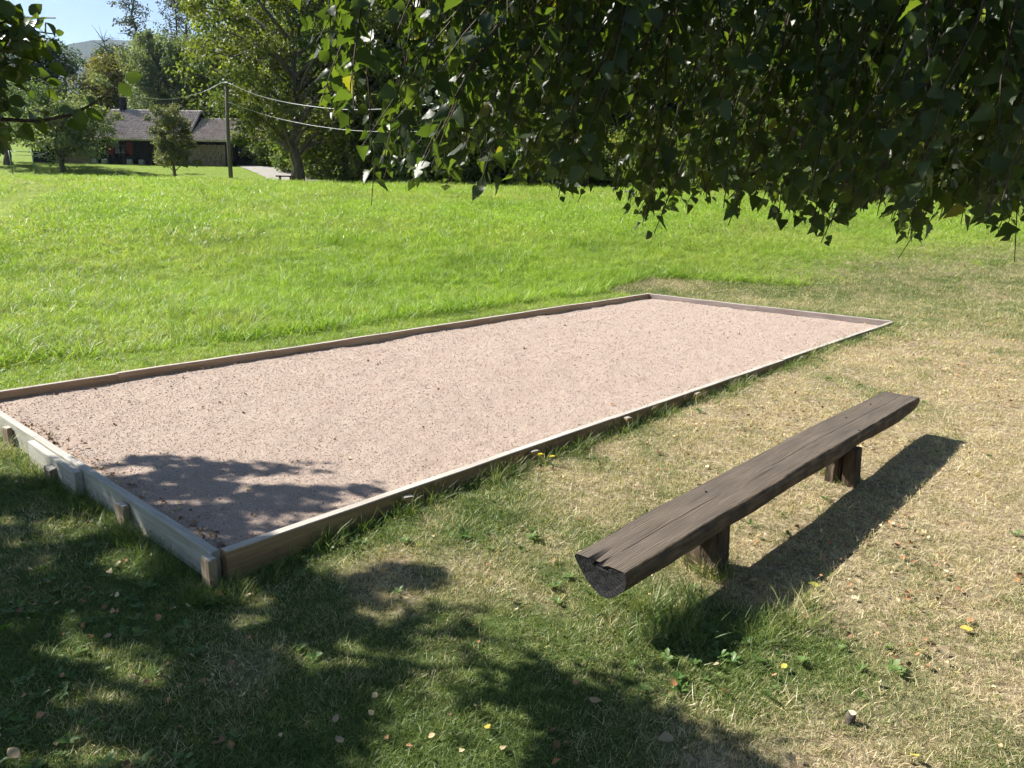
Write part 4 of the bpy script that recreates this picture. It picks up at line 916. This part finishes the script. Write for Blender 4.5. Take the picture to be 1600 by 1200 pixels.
def leaves_to_tree(root, leaf, pos, ax, nm, sz, tone, mat, nbig, flip=None):
    """the leaves that show largest become parts of their own, the rest one mass"""
    q = proj(pos); vis = np.isfinite(q[:, 0]) & (q[:, 0] > 0) & (q[:, 0] < 1600) & (q[:, 1] > 0) & (q[:, 1] < 1200)
    key = np.where(vis, sz / np.maximum(q[:, 2], .1), -1); order = np.argsort(-key)
    # prefer leaves nothing nearer hides: walk from near to far with a coarse depth grid
    grid = np.full((100, 134), 0, int); near = [i for i in np.argsort(q[:, 2]) if vis[i]]; seen = []
    for i in near:
        gx, gy = int(q[i, 0] // 12), int(q[i, 1] // 12)
        if grid[gy, gx] == 0: seen.append(i)
        grid[max(0, gy-0):gy+1, max(0, gx-0):gx+1] += 1
    seen = np.array(seen); seen = seen[np.argsort(-key[seen])][:nbig]; rest = np.setdiff1d(np.arange(len(pos)), seen)
    R_ = frames(ax, nm); protos = []; variants = []
    for bend, asym, curl in ((0, 1, 0), (.35, .82, .25), (-.25, 1.12, -.2), (.15, .95, .6)):
        vv = leaf[0].copy(); vv[:, 0] = vv[:, 0] * np.where(vv[:, 0] > 0, asym, 1 / asym) + bend * .3 * np.clip(vv[:, 1], 0, 1) ** 2; vv[:, 2] += curl * (vv[:, 0] ** 2 * 1.6 - .35 * np.clip(vv[:, 1], 0, 1) ** 2); variants.append(vv)
    for k in range(4):
        me = np_mesh('leaf', variants[k], leaf[1], {'tone': np.full(len(leaf[0]), (.15, .35, .5, .7)[k])}, [mat], True); protos.append(me)
    for i in seen:
        o = bpy.data.objects.new('leaf', protos[int(np.argmin(np.abs(np.array((.15, .35, .5, .7)) - tone[i])))])
        mt = np.eye(4); mt[:3, :3] = R_[i] * sz[i]; mt[:3, 3] = pos[i] - np.array(root.location); o.matrix_basis = Matrix(mt.tolist()); link(o, root)
    vs_, fs_, ts_, n0 = [], [], [], 0
    for k, vv in enumerate(variants):
        r_ = rest[k::4]; v, f = stamp(vv, leaf[1], pos[r_] - np.array(root.location), R_[r_], sz[r_]); vs_.append(v); fs_.append(f + n0); n0 += len(v); ts_.append(np.repeat(tone[r_], len(vv)))
    o = link(bpy.data.objects.new('foliage', np_mesh('foliage', np.vstack(vs_), np.vstack(fs_), {'tone': np.concatenate(ts_)}, [mat], True)), root); o['kind'] = 'stuff'; return o
M['l_birch'] = leaf_mat('birch_leaf', [(0, (.028, .046, .022)), (.5, (.044, .068, .028)), (.85, (.078, .104, .034)), (1, (.13, .125, .035))], .50, .42, .42, (2.1, 2.2, .42))
M['l_fruit'] = leaf_mat('fruit_tree_leaf', [(0, (.040, .065, .016)), (.5, (.065, .100, .022)), (1, (.110, .140, .030))], .42, .4, .4, (1.5, 1.55, .5))
M['twig'] = plain('brown_twig', (.060, .042, .034), .8, .2, 20); M['limb_bark'] = bark_mat('dark_birch_limb', (.045, .035, .03), (.15, .12, .10), (14, 14, 14))

rb = np.random.default_rng(77)
TB = np.array([4.3, .35, 0.0]); TB[2] = float(terrain(TB[0], TB[1]))
birch = empty('birch_tree', TB, 0, 'big birch whose leafy drooping branches hang across the upper right', 'tree')
lb = np.array(TB)
def bm(pts): return np.array(pts, float)
limbs = [bm([[4.3, .35, 2.4], [3.2, 1.4, 2.95], [2.0, 2.2, 3.0], [.9, 2.55, 2.75], [.0, 2.45, 2.52], [-.55, 2.2, 2.36]]),
         bm([[4.3, .35, 2.9], [3.4, 1.9, 3.2], [2.4, 3.0, 2.95], [1.5, 3.5, 2.62], [.75, 3.6, 2.42]]),
         bm([[4.3, .35, 2.2], [3.1, 1.2, 2.55], [2.0, 1.65, 2.50], [1.1, 1.75, 2.34], [.35, 1.7, 2.25]]),
         bm([[4.3, .35, 2.6], [3.8, 1.9, 2.75], [3.3, 3.1, 2.55], [2.7, 3.9, 2.25]]),
         bm([[4.3, .35, 3.4], [2.8, 1.0, 4.0], [1.0, 1.6, 4.2], [-.8, 1.9, 3.9], [-1.6, 1.9, 3.6]]),
         bm([[4.3, .35, 3.9], [3.0, 2.2, 4.5], [1.6, 3.4, 4.3], [.6, 4.0, 3.9]])]
def densify(p_, k=24):
    t = np.linspace(0, 1, len(p_)); tt = np.linspace(0, 1, k); r = np.column_stack([np.interp(tt, t, p_[:, i]) for i in range(3)])
    for _ in range(3): r[1:-1] = (r[:-2] + 2*r[1:-1] + r[2:]) / 4
    return r + np.column_stack([.012 * rb.normal(size=k) for _ in range(3)])
limbs = [densify(l_) for l_ in limbs]
MB().tube(wander(np.array([0, 0, -.2]), np.array([.15, .1, 9.0]), 16, .03, rb), np.linspace(.20, .05, 16), 12).build('trunk', M['bark_pale'], birch, True)
for k, l_ in enumerate(limbs): MB().tube(l_ - lb, np.linspace(.055 if k < 4 else .07, .009, len(l_)), 7).build('limb', M['limb_bark'], birch, True)
low_x = [430, 452, 480, 500, 525, 560, 600, 640, 680, 720, 760, 800, 835, 870, 900, 935, 965, 985, 1020, 1050, 1085, 1115, 1140, 1165, 1200, 1240, 1265, 1290, 1320, 1350, 1385, 1412, 1440, 1480, 1520, 1560, 1600, 1750]
low_y = [-60, -5, 80, 165, 240, 265, 290, 283, 285, 290, 292, 296, 290, 300, 318, 298, 305, 345, 362, 325, 318, 325, 352, 330, 338, 345, 352, 385, 338, 325, 330, 398, 360, 345, 350, 365, 345, 345]
lower = lambda x: np.interp(x, low_x, low_y)
allp = np.vstack(limbs[:4])
twigs = []; tries = 0; target = 520
while len(twigs) < target and tries < 20000:
    tries += 1; px = 440 + 1260 * rb.random(); ly = lower(px); u = rb.random()
    py = ly - 6 - 45 * rb.random() if rb.random() < .3 else ly - 8 - (ly + 150) * u ** 1.3
    D = 1.8 + 1.8 * rb.random() ** 1.1
    if px > 1250: D = 1.7 + 2.0 * rb.random()
    tip = at_dist(px, py, D)
    if not shadow_ok(tip[None] + [0, 0, .05])[0]: continue
    st = tip + np.array([rb.normal(.18, .16), rb.normal(0, .16), .35 + .45 * rb.random()])
    dd = np.linalg.norm(allp - st, axis=1) + (allp[:, 2] < tip[2] + .12) * 5; j = np.argmin(dd); s0 = allp[j]
    c_ = (s0 * .45 + st * .55); c_[2] = max(c_[2], s0[2] + .02)
    tw = bez(s0, c_ + [0, 0, .05], tip, 14) + rb.normal(0, .006, (14, 3))
    q = proj(tw); bad = np.isfinite(q[:, 0]) & (q[:, 1] > np.interp(q[:, 0], low_x, low_y) + 6) & (q[:, 0] < 1640)
    if bad.any(): continue
    twigs.append(tw)
for px, py in ((1000, 355), (1022, 362), (1012, 340), (905, 316), (890, 300), (1068, 328), (1140, 356), (1160, 338), (1250, 350), (1285, 386), (1300, 360), (1276, 352), (1410, 404), (1418, 372), (1400, 350), (1436, 352), (1330, 338), (1560, 366), (1584, 404), (870, 310), (690, 292), (584, 318), (1500, 348), (1540, 352), (1470, 345), (960, 305), (760, 296), (640, 288), (1210, 345), (1100, 322), (1370, 335), (1385, 345)):
    tip = at_dist(px, py, 1.9 + .7 * rb.random()); st = tip + np.array([rb.normal(.12, .1), rb.normal(0, .1), .45]); dd = np.linalg.norm(allp - st, axis=1) + (allp[:, 2] < tip[2] + .12) * 5; s0 = allp[np.argmin(dd)]
    twigs.append(bez(s0, s0 * .3 + st * .7 + [0, 0, .05], tip, 14) + rb.normal(0, .006, (14, 3)))
print('birch twigs', len(twigs), tries)
mb = MB()
for tw in twigs: mb.tube(tw - lb, np.linspace(.0042, .0012, len(tw)), 4, 0, False)
o = mb.build('twigs', M['twig'], birch); o['kind'] = 'stuff'
pos, ax, nm, sz = leafy(twigs, rb, .028, .037, .45, .2, 1.0)
ok = shadow_ok(pos); q = proj(pos + ax * sz[:, None]); ok &= ~(np.isfinite(q[:, 0]) & (q[:, 0] < 1610) & (q[:, 1] > lower(q[:, 0]) + 24))
pos, ax, nm, sz = pos[ok], ax[ok], nm[ok], sz[ok]
# the upper crown over and behind the camera, which keeps these branches in shade
nc = 400; cc = np.column_stack([rb.uniform(-3.6, 4.2, nc), rb.uniform(-1.2, 4.6, nc), rb.uniform(2.3, 5.4, nc)])
cc = cc[shadow_ok(cc) & ~in_view(cc, 60)]
hp = np.repeat(cc, 9, 0) + rb.normal(0, .10, (len(cc) * 9, 3)); hp = hp[shadow_ok(hp) & ~in_view(hp, 25)]
ha = rb.normal(0, .5, (len(hp), 3)); ha[:, 2] -= .8; hn = rb.normal(size=(len(hp), 3)); hn[:, 2] += .5
print('birch leaves', len(pos), 'upper', len(hp))
tone = np.clip(rb.normal(.42, .22, len(pos)), 0, .86); tone[rb.random(len(pos)) < .008] = 1.0
leaves_to_tree(birch, BIRCH, pos, ax, nm, sz, tone, M['l_birch'], 300)
v, f = stamp(*LEAF4, hp - lb, frames(ha, hn), .062 * (.8 + .4 * rb.random(len(hp))))
o = link(bpy.data.objects.new('upper_foliage', np_mesh('upper_foliage', v, f, {'tone': np.repeat(np.clip(rb.normal(.45, .2, len(hp)), 0, .86), 4)}, [M['l_birch']])), birch); o['kind'] = 'stuff'

TF = np.array([-6.4, 4.3, 0.0]); TF[2] = float(terrain(TF[0], TF[1]))
fruit = empty('fruit_tree', TF, 0, 'fruit tree at the left edge with oval leaves, shading the lower left lawn', 'tree')
MB().tube(wander(np.array([0, 0, -.2]), np.array([.3, -.2, 3.6]), 10, .03, rb), np.linspace(.17, .07, 10), 12).build('trunk', M['bark'], fruit, True)
flimbs = [densify(bm(p_)) for p_ in ([[-6.35, 4.25, 1.9], [-5.2, 4.1, 2.4], [-4.0, 3.75, 2.45], [-3.0, 3.45, 2.25], [-2.35, 3.35, 2.08]], [[-6.3, 4.2, 2.3], [-5.4, 3.2, 3.0], [-4.6, 2.2, 3.3], [-4.0, 1.3, 3.3]],
                                      [[-6.2, 4.2, 3.0], [-5.2, 3.6, 3.8], [-4.4, 2.8, 4.2]], [[-6.3, 4.2, 2.6], [-6.6, 2.8, 3.2], [-6.4, 1.4, 3.4]], [[-6.3, 4.3, 2.2], [-5.0, 4.2, 2.8], [-3.8, 3.9, 2.8], [-2.9, 3.7, 2.55]])]
for l_ in flimbs: MB().tube(l_ - TF, np.linspace(.05, .008, len(l_)), 6).build('limb', M['limb_bark'], fruit, True)
allf = np.vstack(flimbs); ftw = []; tries = 0
while len(ftw) < 125 and tries < 8000:                     # the sprays that reach into the picture
    tries += 1; px = -160 + 262 * rb.random(); lim = np.interp(px, [-160, 20, 60, 100, 112], [240, 225, 185, 125, 80]); py = -70 + (lim + 70) * rb.random()
    if px > 40 and py < np.interp(px, [40, 60, 112], [-20, 10, 30]): continue
    tip = at_dist(px, py, 3.0 + .9 * rb.random())
    if not shadow_ok(tip[None])[0] and rb.random() < .9: continue
    d_ = allf[np.argmin(np.linalg.norm(allf - (tip + [-.35, .1, .1]), axis=1))]; ftw.append(bez(d_, (d_ + tip) / 2 + [0, 0, .08], tip, 10))
lead = np.array([at_dist(px, py, D) for px, py, D in ((-60, 205, 3.25), (0, 186, 3.25), (60, 190, 3.25), (110, 180, 3.25), (140, 165, 3.25), (165, 148, 3.25), (196, 118, 3.25))])
print('fruit sprays', len(ftw), tries)
mb = MB()
for tw in ftw: mb.tube(tw - TF, np.linspace(.006, .002, len(tw)), 5, 0, False)
mb.tube(lead - TF, np.linspace(.008, .0022, len(lead)), 5, 0, False)
o = mb.build('twigs', M['twig'], fruit); o['kind'] = 'stuff'
fp, fa, fn, fs_ = leafy(ftw + [lead[:5]], rb, .036, .056, .15, .35)
lp = np.array([at_dist(px, py, 3.25) for px, py in ((115, 172), (136, 168), (188, 128), (196, 122), (60, 182), (40, 190))]); la = np.array([[.6, 0, -.7], [.5, .2, -.6], [.5, 0, -.8], [.9, .1, .1], [.2, 0, -.9], [.1, .2, -.9]])
fp = np.vstack([fp, lp]); fa = np.vstack([fa, la]); fn = np.vstack([fn, rb.normal(0, .3, (len(lp), 3)) + [0, -.8, .4]]); fs_ = np.concatenate([fs_, np.full(len(lp), .062)])
q = proj(fp); ok = ~(np.isfinite(q[:, 0]) & (q[:, 0] > 145) & (q[:, 0] < 1600)) | (np.arange(len(fp)) >= len(fp) - len(lp)); fp, fa, fn, fs_ = fp[ok], fa[ok], fn[ok], fs_[ok]
leaves_to_tree(fruit, OVAL, fp, fa, fn, fs_, np.clip(rb.normal(.5, .25, len(fp)), 0, 1), M['l_fruit'], 120)
# the crown outside the picture: leaves gathered on sprays above the shaded ground
cl_ = []
while len(cl_) < 3000:
    px, py = rb.uniform(-420, 1300), rb.uniform(700, 1420)
    if not (inside(SHADE[0], np.array([[px, py]]))[0] or inside(SHADE[1], np.array([[px, py]]))[0]): continue
    g_ = G(px, py, -.15); h_ = 2.3 + 1.9 * rb.random(); p_ = np.array([g_[0] - SHIFT[0] * (h_ + .15), g_[1] - SHIFT[1] * (h_ + .15), h_])
    w_ = min(1.0, (np.hypot(g_[0], g_[1]) / 4.2) ** 2.5)
    if rb.random() > w_: continue
    cl_.append(p_)
cl_ = np.array(cl_); hp = np.repeat(cl_, 13, 0) + rb.normal(0, 1, (len(cl_) * 13, 3)) * [.13, .13, .08]
hp = hp[shadow_ok(hp) & ~in_view(hp, 20)]
rc_ = hp - at_dist(45, 90, 3.3); tl_ = rc_ @ np.array(sd); hp = hp[(np.linalg.norm(rc_ - tl_[:, None] * np.array(sd), axis=1) > .8) | (rb.random(len(hp)) < .05)]; ha = rb.normal(0, .8, (len(hp), 3)); ha[:, 2] -= .3; hn = rb.normal(0, .6, (len(hp), 3)) + np.array([-.6, .2, .7])
v, f = stamp(*LEAF4, hp - TF, frames(ha, hn), .075 * (.75 + .5 * rb.random(len(hp))))
o = link(bpy.data.objects.new('crown', np_mesh('crown', v, f, {'tone': np.repeat(np.clip(rb.normal(.5, .25, len(hp)), 0, 1), 4)}, [M['l_fruit']])), fruit); o['kind'] = 'stuff'
mb = MB()
for c_ in cl_[::12]:
    d_ = allf[np.argmin(np.linalg.norm(allf - c_, axis=1))]; mb.tube(bez(d_, (d_ + c_) / 2 + [0, 0, .1], c_, 6) - TF, np.linspace(.010, .003, 6), 4, 0, False)
o = mb.build('crown_branches', M['twig'], fruit); o['kind'] = 'stuff'
print('fruit leaves', len(fp), 'crown', len(hp))

# ------------------------------------------------------------------ small things on the lawn
LCOL = {'yellow': (.62, .50, .10), 'olive': (.40, .38, .08), 'orange': (.42, .20, .08), 'brown': (.22, .125, .065), 'cream': (.38, .30, .19), 'red': (.30, .10, .06), 'tan': (.45, .32, .19)}
for k, c in LCOL.items():
    n = NT('fallen_leaf_' + k); f_ = n.noise(n.coord('Object'), 1.8, 4, .6); cc_ = n.ramp(f_, [(.3, tuple(x * .65 for x in c)), (.7, c)]); n.set(cc_, .7, .2); n.translucent(cc_, .2); M['f_' + k] = n.mat
rl = np.random.default_rng(8)
def curl_leaf(width, curl, rng):
    v = OVAL[0].copy(); v[:, 0] *= width; v[:, 1] -= .5; v[:, 2] = curl * (v[:, 0] ** 2 * 2.2 + (v[:, 1]) ** 2 * .5) + .05 * rng.normal(size=len(v)) * .6; return v, OVAL[1]
LEAVES = [(1272, 914, .060, 'olive', 'round yellow-green leaf lying inside the bench shadow'), (1053, 1067, .048, 'orange', 'orange-brown leaf just left of the tip of the bench shadow'), (1131, 1079, .036, 'red', 'small curled reddish leaf at the very tip of the bench shadow'),
 (1119, 1038, .030, 'cream', 'tiny cream leaf inside the dark tip of the bench shadow'), (930, 1094, .052, 'tan', 'crumpled tan leaf in the grass below the charred bench end'), (1040, 1154, .062, 'cream', 'broad cream dead leaf near the bottom edge, right of centre'),
 (1510, 982, .055, 'yellow', 'bright yellow leaf on the dry grass near the right edge'), (1437, 1016, .040, 'yellow', 'yellow leaf left of a paler one on the dry right lawn'), (1474, 1016, .040, 'cream', 'pale yellow leaf right of a brighter one on the dry lawn'),
 (1411, 966, .036, 'olive', 'small yellow-green leaf on straw grass right of the bench shadow'), (1225, 1041, .034, 'yellow', 'small yellow leaf in grass right of the bench shadow tip'), (870, 1164, .044, 'brown', 'brown leaf near the bottom edge, upper of a pair'), (870, 1190, .044, 'orange', 'orange-brown leaf near the bottom edge, lower of a pair'),
 (1429, 1180, .040, 'yellow', 'yellow leaf near the bottom edge, right of the cut stub'), (1409, 1179, .036, 'brown', 'brown leaf between the cut stub and a yellow leaf'), (1550, 1182, .040, 'tan', 'tan leaf in the bottom right corner'),
 (342, 927, .052, 'orange', 'orange-brown leaf in the shade below the court corner'), (387, 930, .040, 'cream', 'whitish scrap of leaf right of the orange leaf below the corner'), (90, 942, .040, 'tan', 'tan leaf in the shade at the left, left of a pair'), (131, 939, .036, 'brown', 'brown leaf in the shade at the left, right of a pair'),
 (168, 993, .036, 'tan', 'tan leaf right of an orange one in the left shade'), (142, 994, .036, 'orange', 'orange leaf in the shaded grass on the left'), (22, 1177, .058, 'cream', 'large cream leaf in the bottom left corner'), (530, 1155, .046, 'cream', 'cream leaf in the shade near the bottom edge'), (525, 1122, .040, 'tan', 'tan leaf above a cream one in the bottom shade'), (762, 1136, .042, 'yellow', 'yellow leaf in the sun patch near the bottom centre')]
for px, py, sz_, col_, lab in LEAVES:
    g_ = G(px, py, -.16); g_[2] = float(terrain(g_[0], g_[1])); g_ = G(px, py, g_[2] + .025)
    v, f = curl_leaf(rl.uniform(.8, 1.15), rl.uniform(.1, .6), rl)
    o = link(bpy.data.objects.new('fallen_leaf', np_mesh('fallen_leaf', v * sz_ * .85, f, None, [M['f_' + col_]], True))); o.location = g_; o.rotation_euler = (rl.normal(0, .3), rl.normal(0, .3), rl.uniform(0, 6.28)); tag(o, lab, 'leaf', 'fallen leaves on the lawn')
n = NT('leaf_litter'); n.set(n.ramp(n.rand(), [(0, (.13, .07, .04)), (.3, (.26, .15, .08)), (.55, (.36, .19, .09)), (.8, (.50, .38, .22)), (1, (.60, .50, .30))]), .75, .2); M['litter'] = n.mat
lit = proto_collection('litter_leaf', [np_mesh('litter_leaf', *curl_leaf(rl.uniform(.9, 1.4), rl.uniform(.3, 1.2), rl), None, ()) for _ in range(6)], M['litter'])
x, y = sample_area((-5, 9), (.9, 11), lambda d: 150 + 0 * d, rl); a, b = uv(x, y)
ok = ~court_mask(x, y, .06) & ~inside(MEADOW_POLY, np.stack([x, y], 1)) & (b < LV) & (rl.random(len(x)) < .10 + .9 * smooth(.42, .66, fbm(x, y, 1.1, 3)) * (.35 + .65 * smooth(0.3, 2.5, x)))
X1, Y1 = x[ok], y[ok]; Z1 = terrain(X1, Y1) + .018
aa, bb = [], []
for a0, b0_, a1, b1_, n_ in ((.06, .05, .06, LV - .1, 150), (.1, .05, LU, .05, 150), (.1, LV - .05, LU, LV - .05, 110), (LU - .05, .1, LU - .05, LV, 60)):
    t = rl.random(n_); aa.extend(a0 + (a1 - a0) * t + np.abs(rl.normal(0, .05, n_)) * (1 if a0 < 1 and a1 < 1 else 0)); bb.extend(b0_ + (b1_ - b0_) * t + rl.normal(0, .04, n_) * (0 if a0 == a1 else 1))
aa.extend(rl.random(260) * LU); bb.extend(rl.random(260) * LV); aa = np.clip(aa, .03, LU - .03); bb = np.clip(bb, .03, LV - .03); X2, Y2 = xy(aa, bb); Z2 = grit_z(aa, bb) + .006
scatter('leaf_litter', np.column_stack([np.concatenate([X1, X2]), np.concatenate([Y1, Y2]), np.concatenate([Z1, Z2])]), .012 + .020 * rl.random(len(X1) + len(X2)) ** 1.5, .5, lit, 'small dry brown leaves strewn over the lawn and gravel edges', 6, rl, .45)

M['dand'] = plain('yellow_flower', (.75, .60, .03), .6, .2); M['stem'] = plain('green_stem', (.12, .2, .05), .6, .2); M['cut'] = plain('pale_cut_wood', (.62, .50, .30), .8, .2, 30)
for px, py, lab in ((844, 721, 'yellow dandelion by the front plank, left of two'), (861, 725, 'yellow dandelion by the front plank, right of two')):
    g_ = G(px, py + 6, -.11); g_[2] = float(terrain(g_[0], g_[1])); d_ = empty('dandelion', g_, rl.uniform(0, 6), lab, 'flower', 'dandelions beside the court')
    MB().tube([(0, 0, 0), (.004, .002, .03), (.002, .004, .062)], .0022, 5).build('stem', M['stem'], d_, True)
    pv = []; pf = []
    for i in range(26):
        a_ = i * 2.4; r_ = .019 * math.sqrt((i + 1) / 26); c0 = np.array([.002, .004, .062]); t_ = c0 + [r_ * math.cos(a_), r_ * math.sin(a_), .010 * (1 - r_ / .019) + .002]; s_ = np.array([-math.sin(a_), math.cos(a_), 0]) * .0032
        k = len(pv); pv += [c0, t_ - s_, t_ + s_]; pf.append((k, k + 1, k + 2))
    MB().add(np.array(pv), pf).build('flower_head', M['dand'], d_)
    for i in range(5):
        a_ = i * 1.26; dd_ = np.array([math.cos(a_), math.sin(a_), 0]); ss_ = np.array([-dd_[1], dd_[0], 0]); MB().add([dd_ * 0, dd_ * .03 + ss_ * .008 + [0, 0, .014], dd_ * .07 + [0, 0, .012], dd_ * .03 - ss_ * .008 + [0, 0, .014]], [(0, 1, 2, 3)]).build('leaf', M['stem'], d_)
g_ = G(1325, 1150, -.15); g_[2] = float(terrain(g_[0], g_[1])); st_ = empty('cut_stub', g_, 0, 'tiny cut stem stub with a pale top in the lower right grass', 'stub')
MB().tube([(0, 0, -.03), (0, 0, .02), (.002, 0, .038)], [.018, .015, .014], 12).build('stem', M['limb_bark'], st_, True); a_ = np.arange(12) * math.pi / 6
MB().add(np.column_stack([.002 + .0136 * np.cos(a_), .0136 * np.sin(a_), np.full(12, .0392) + .001 * np.cos(a_)]), [tuple(range(12))]).build('cut_face', M['cut'], st_)
for px, py in ((1103, 769), (1322, 653), (1342, 673), (1360, 632)):
    w_ = G(px, py, BZ)[:2] - b0[:2]; o = MB().tube([(0, 0, -.01), (0, 0, .0035)], .0055, 7).build('nail', M['char'], bench); o.location = (float(w_ @ BE), float(w_ @ np.array([-BE[1], BE[0]])), BZ + .12 + .002)

# ------------------------------------------------------------------ air
hz_ = MB().box((0, 500, 270), (9000, 9000, 548))
n = NT('pale_air'); n.n.remove(n.b); pv_ = n.new('ShaderNodeVolumePrincipled'); pv_.inputs['Color'].default_value = (.66, .80, 1.0, 1); pv_.inputs['Density'].default_value = .00009; pv_.inputs['Anisotropy'].default_value = .25
n.l(pv_.outputs[0], n.out.inputs['Volume']); tag(hz_.build('haze', n.mat), 'thin pale summer haze over the valley', None, None, 'stuff')
